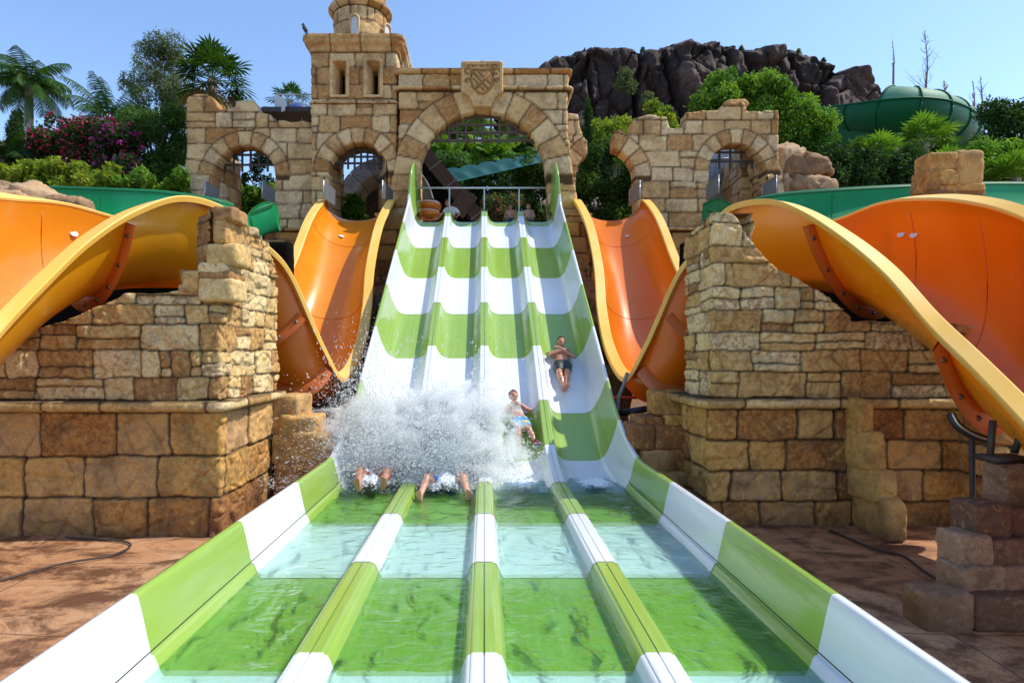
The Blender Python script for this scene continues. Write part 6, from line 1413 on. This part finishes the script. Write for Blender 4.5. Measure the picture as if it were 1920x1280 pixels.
J4 = dict(SPL); J4.update(anL=(-.30, 1.05, .12), anR=(.36, 1.05, .12), knL=(-.24, .66, .30), knR=(.28, .66, .30))
person('rider in bright blue shorts hitting the water in the second lane, legs apart', J4, ((-.58, 9.42, wl - .03), (1, 0, 0), (0, -1, 0), (0, 0, 1)), M['skin_light'], (M['shorts_cyan'], .5), h=.01)
# platform and the people waiting at the top
pf = MB(); pf.box((0, 22.2, 6.22), (4.3, 4.4, .2)); single(pf, 'start_platform', M['hose'], 'grey start platform behind the top of the racing slide', 'platform', (0, 21.6, 6.2), smooth=False)
SIT = dict(neck=(0, .0, .50), shL=(-.15, .0, .44), shR=(.15, .0, .44), hipL=(-.08, .0, .08), hipR=(.08, .0, .08), head=(0, .02, .62), hup=(0, .05, 1), hface=(.1, 1, 0), elL=(-.22, .06, .24), elR=(.22, .06, .24), wrL=(-.16, .22, .14), wrR=(.16, .22, .14), hdL=(.2, 1, -.2), hdR=(-.2, 1, -.2), hnL=(0, -.2, -1), hnR=(0, -.2, -1),
    knL=(-.12, .38, .16), knR=(.12, .38, .16), anL=(-.10, .66, .06), anR=(.10, .66, .06), ftL=(-.1, .9, .5), ftR=(.1, .9, .5), fuL=(0, -.5, .9), fuR=(0, -.5, .9))
def top_person(label, px, py, d, J, m_, **k):
    x, _, z = P(px, py, d); person(label, J, ((x, d, z - .62 * k.get('scale', 1)), (1, 0, 0), (0, -1, 0), (0, 0, 1)), m_, group='people waiting at the top', h=.014, **k)
J5 = dict(SIT); J5.update(head=(-.10, .05, .64), hface=(-.4, 1, -.1), elR=(.30, .02, .30), wrR=(.16, .16, .12), elL=(-.24, .10, .30), wrL=(-.34, .26, .2))
top_person('person in a white shirt leaning over the start of the second lane', 845, 383, 20.4, J5, M['skin'], shirt=M['shirt'], shorts=(M['shorts_black'], .6), hairmat='hair_brown')
J6 = dict(SIT); J6.update(hface=(.6, 1, 0)); top_person('child half hidden behind the post at the start of the third lane', 957, 389, 20.6, J6, M['skin'], shorts=(M['shorts_cyan'], .6), scale=.85)
top_person('bare chested child sitting at the start of the rightmost lane', 991, 388, 20.5, SIT, M['skin_light'], shorts=(M['shorts_blue'], .6), scale=.9, hairmat='hair_brown')

# ------------------------------------------------------------------ splash: thousands of drops thrown up by the two riders, and the foam around them
def splash(label, centre, n, seed, H, spread, fwd, mist=0.0, smin=.0035, smax=.009, group='splashes', bias=0.0, ymin=8.5):
    rs = np.random.RandomState(seed); c0 = np.array(centre)
    nj = 90; az = rs.uniform(-math.pi, math.pi, nj); el = np.radians(rs.uniform(18, 82, nj)); sp_ = rs.uniform(.45, 1.0, nj) ; wj = rs.uniform(.3, 1, nj) ** 2; wj /= wj.sum()
    j = rs.choice(nj, n, p=wj); a = az[j] + rs.normal(size=n) * .10; e = el[j] + rs.normal(size=n) * .07; v = sp_[j] * (1 + .10 * rs.normal(size=n)); t = rs.rand(n) ** .75
    g = 4 * H; vx = spread * 1.1
    px = np.cos(a) * np.cos(e) * vx * v * t * 1.6 + bias * t; py = np.sin(a) * np.cos(e) * fwd * v * t * 1.6; pz = 4 * H * np.sin(e) * v * t - 4 * H * .98 * t * t * .55
    pos = c0 + np.stack([px, py, np.maximum(pz * .9, rs.rand(n) * .05)], -1) + rs.normal(size=(n, 3)) * .022 * (1 + 2 * t[:, None])
    base = rs.rand(n) < .30; pos[base] = c0 + rs.normal(size=(base.sum(), 3)) * np.array([spread * .30, fwd * .30, H * .20]) + [0, 0, H * .22]
    pos[:, 2] = np.maximum(pos[:, 2], ZC - 2.02 + rs.rand(n) * .04)
    # keep the drops above the sloping lanes
    pos = pos[pos[:, 1] > ymin + .12 * rs.rand(len(pos))]; s_ = np.interp(pos[:, 1], ref(np.linspace(0, 16, 800))[0], np.linspace(0, 16, 800)); zf = ref(s_)[1] - .30 * (s_ > 9.5) - .1; pos = pos[pos[:, 2] > zf]; n = len(pos)
    vel = pos - c0; vel[:, 2] *= .6; vel /= np.linalg.norm(vel, axis=1)[:, None] + 1e-6; vel = vel + .25 * rs.normal(size=(n, 3)); vel /= np.linalg.norm(vel, axis=1)[:, None]
    r = rs.uniform(smin, smax, n) * (.45 + rs.rand(n) ** 4 * 1.3); ln = r * rs.uniform(1, 3.2, n); s1 = np.cross(vel, [0.3, .4, .85]); s1 /= np.linalg.norm(s1, axis=1)[:, None]; s2 = np.cross(vel, s1)
    V = np.stack([pos + vel * ln[:, None], pos + s1 * r[:, None], pos + s2 * r[:, None], pos - s1 * r[:, None], pos - s2 * r[:, None], pos - vel * ln[:, None]], 1).reshape(-1, 3)
    b = np.array([[0, 1, 2], [0, 2, 3], [0, 3, 4], [0, 4, 1], [5, 2, 1], [5, 3, 2], [5, 4, 3], [5, 1, 4]]); Fq = (np.arange(n)[:, None, None] * 6 + b[None]).reshape(-1, 3)
    mb = MB(); mb.add(V, Fq); return mb
def foam_sheet(mb, c, rx, ry, h_, seed, n=60):
    A, B = np.meshgrid(np.linspace(-1, 1, n), np.linspace(-1, 1, n), indexing='ij'); r = np.sqrt(A * A + B * B)
    X = c[0] + A * rx; Y = c[1] + B * ry; Z = c[2] + h_ * np.clip(1 - r, 0, 1) ** .8 * (.7 + .6 * fbm(A * 3, B * 3, 0, seed, 4)) + .03 * fbm(A * 8, B * 8, 0, seed, 3)
    d = np.clip(1.15 - r * 1.1, 0, 1) * .74 + .12 * fbm(A * 4, B * 4, 1, seed, 4)
    mb.grid(np.stack([X, Y, Z], -1)[::-1], np.stack([d, d, d], -1)[::-1])
wz_ = ZC - 1.96
for (c, n, sd_, H, sx, sy, bi, lb) in (((-1.55, 9.35, wz_), 52000, 1, 1.25, 1.25, .95, -.15, 'white burst of spray thrown up by the rider in the leftmost lane'), ((-.58, 9.2, wz_), 52000, 2, 1.25, 1.2, .9, .1, 'white burst of spray thrown up by the rider in the second lane'), ((.45, 10.3, ZC - 1.75), 8000, 3, .35, .55, .6, .0, 'thin spray around the boy in blue and yellow shorts')):
    single(splash(lb, c, n, sd_, H, sx, sy, bias=bi), 'splash', M['spray'], lb, 'splash', c, 'splashes', smooth=True, kind='stuff')
def mist(label, c, s, seed):
    mb = MB(); p, f = cube_pts(10); p = p / np.linalg.norm(p, axis=1)[:, None]; mb.add(p, f); o = mb.build('mist', M['mist']); o.location = c; o.scale = s; o.rotation_euler = (R(-12), 0, 0)
    return tag(o, label, 'mist', 'mist over the splash', 'stuff')
mist('fine white mist hanging over the splash in the leftmost lane', (-1.55, 9.75, wz_ + .42), (1.35, .6, 1.15), 1)
mist('fine white mist hanging over the splash in the second lane', (-.5, 9.6, wz_ + .48), (1.25, .6, 1.3), 2)
mb = MB()
foam_sheet(mb, (-1.60, 9.1, wz_), .50, .9, .30, 1); foam_sheet(mb, (-.58, 8.95, wz_), .46, .8, .26, 2)
for k, sc_ in ((2, .8), (3, .9)):
    foam_sheet(mb, (-2.2 + 1.1 * k + .55, 9.2, wz_ + .01), .46, .75 * sc_, .05, 4 + k)
single(mb, 'foam', M['foam'], 'white foam where the lanes meet the pool water', 'foam', (0, 9, wz_), kind='stuff')
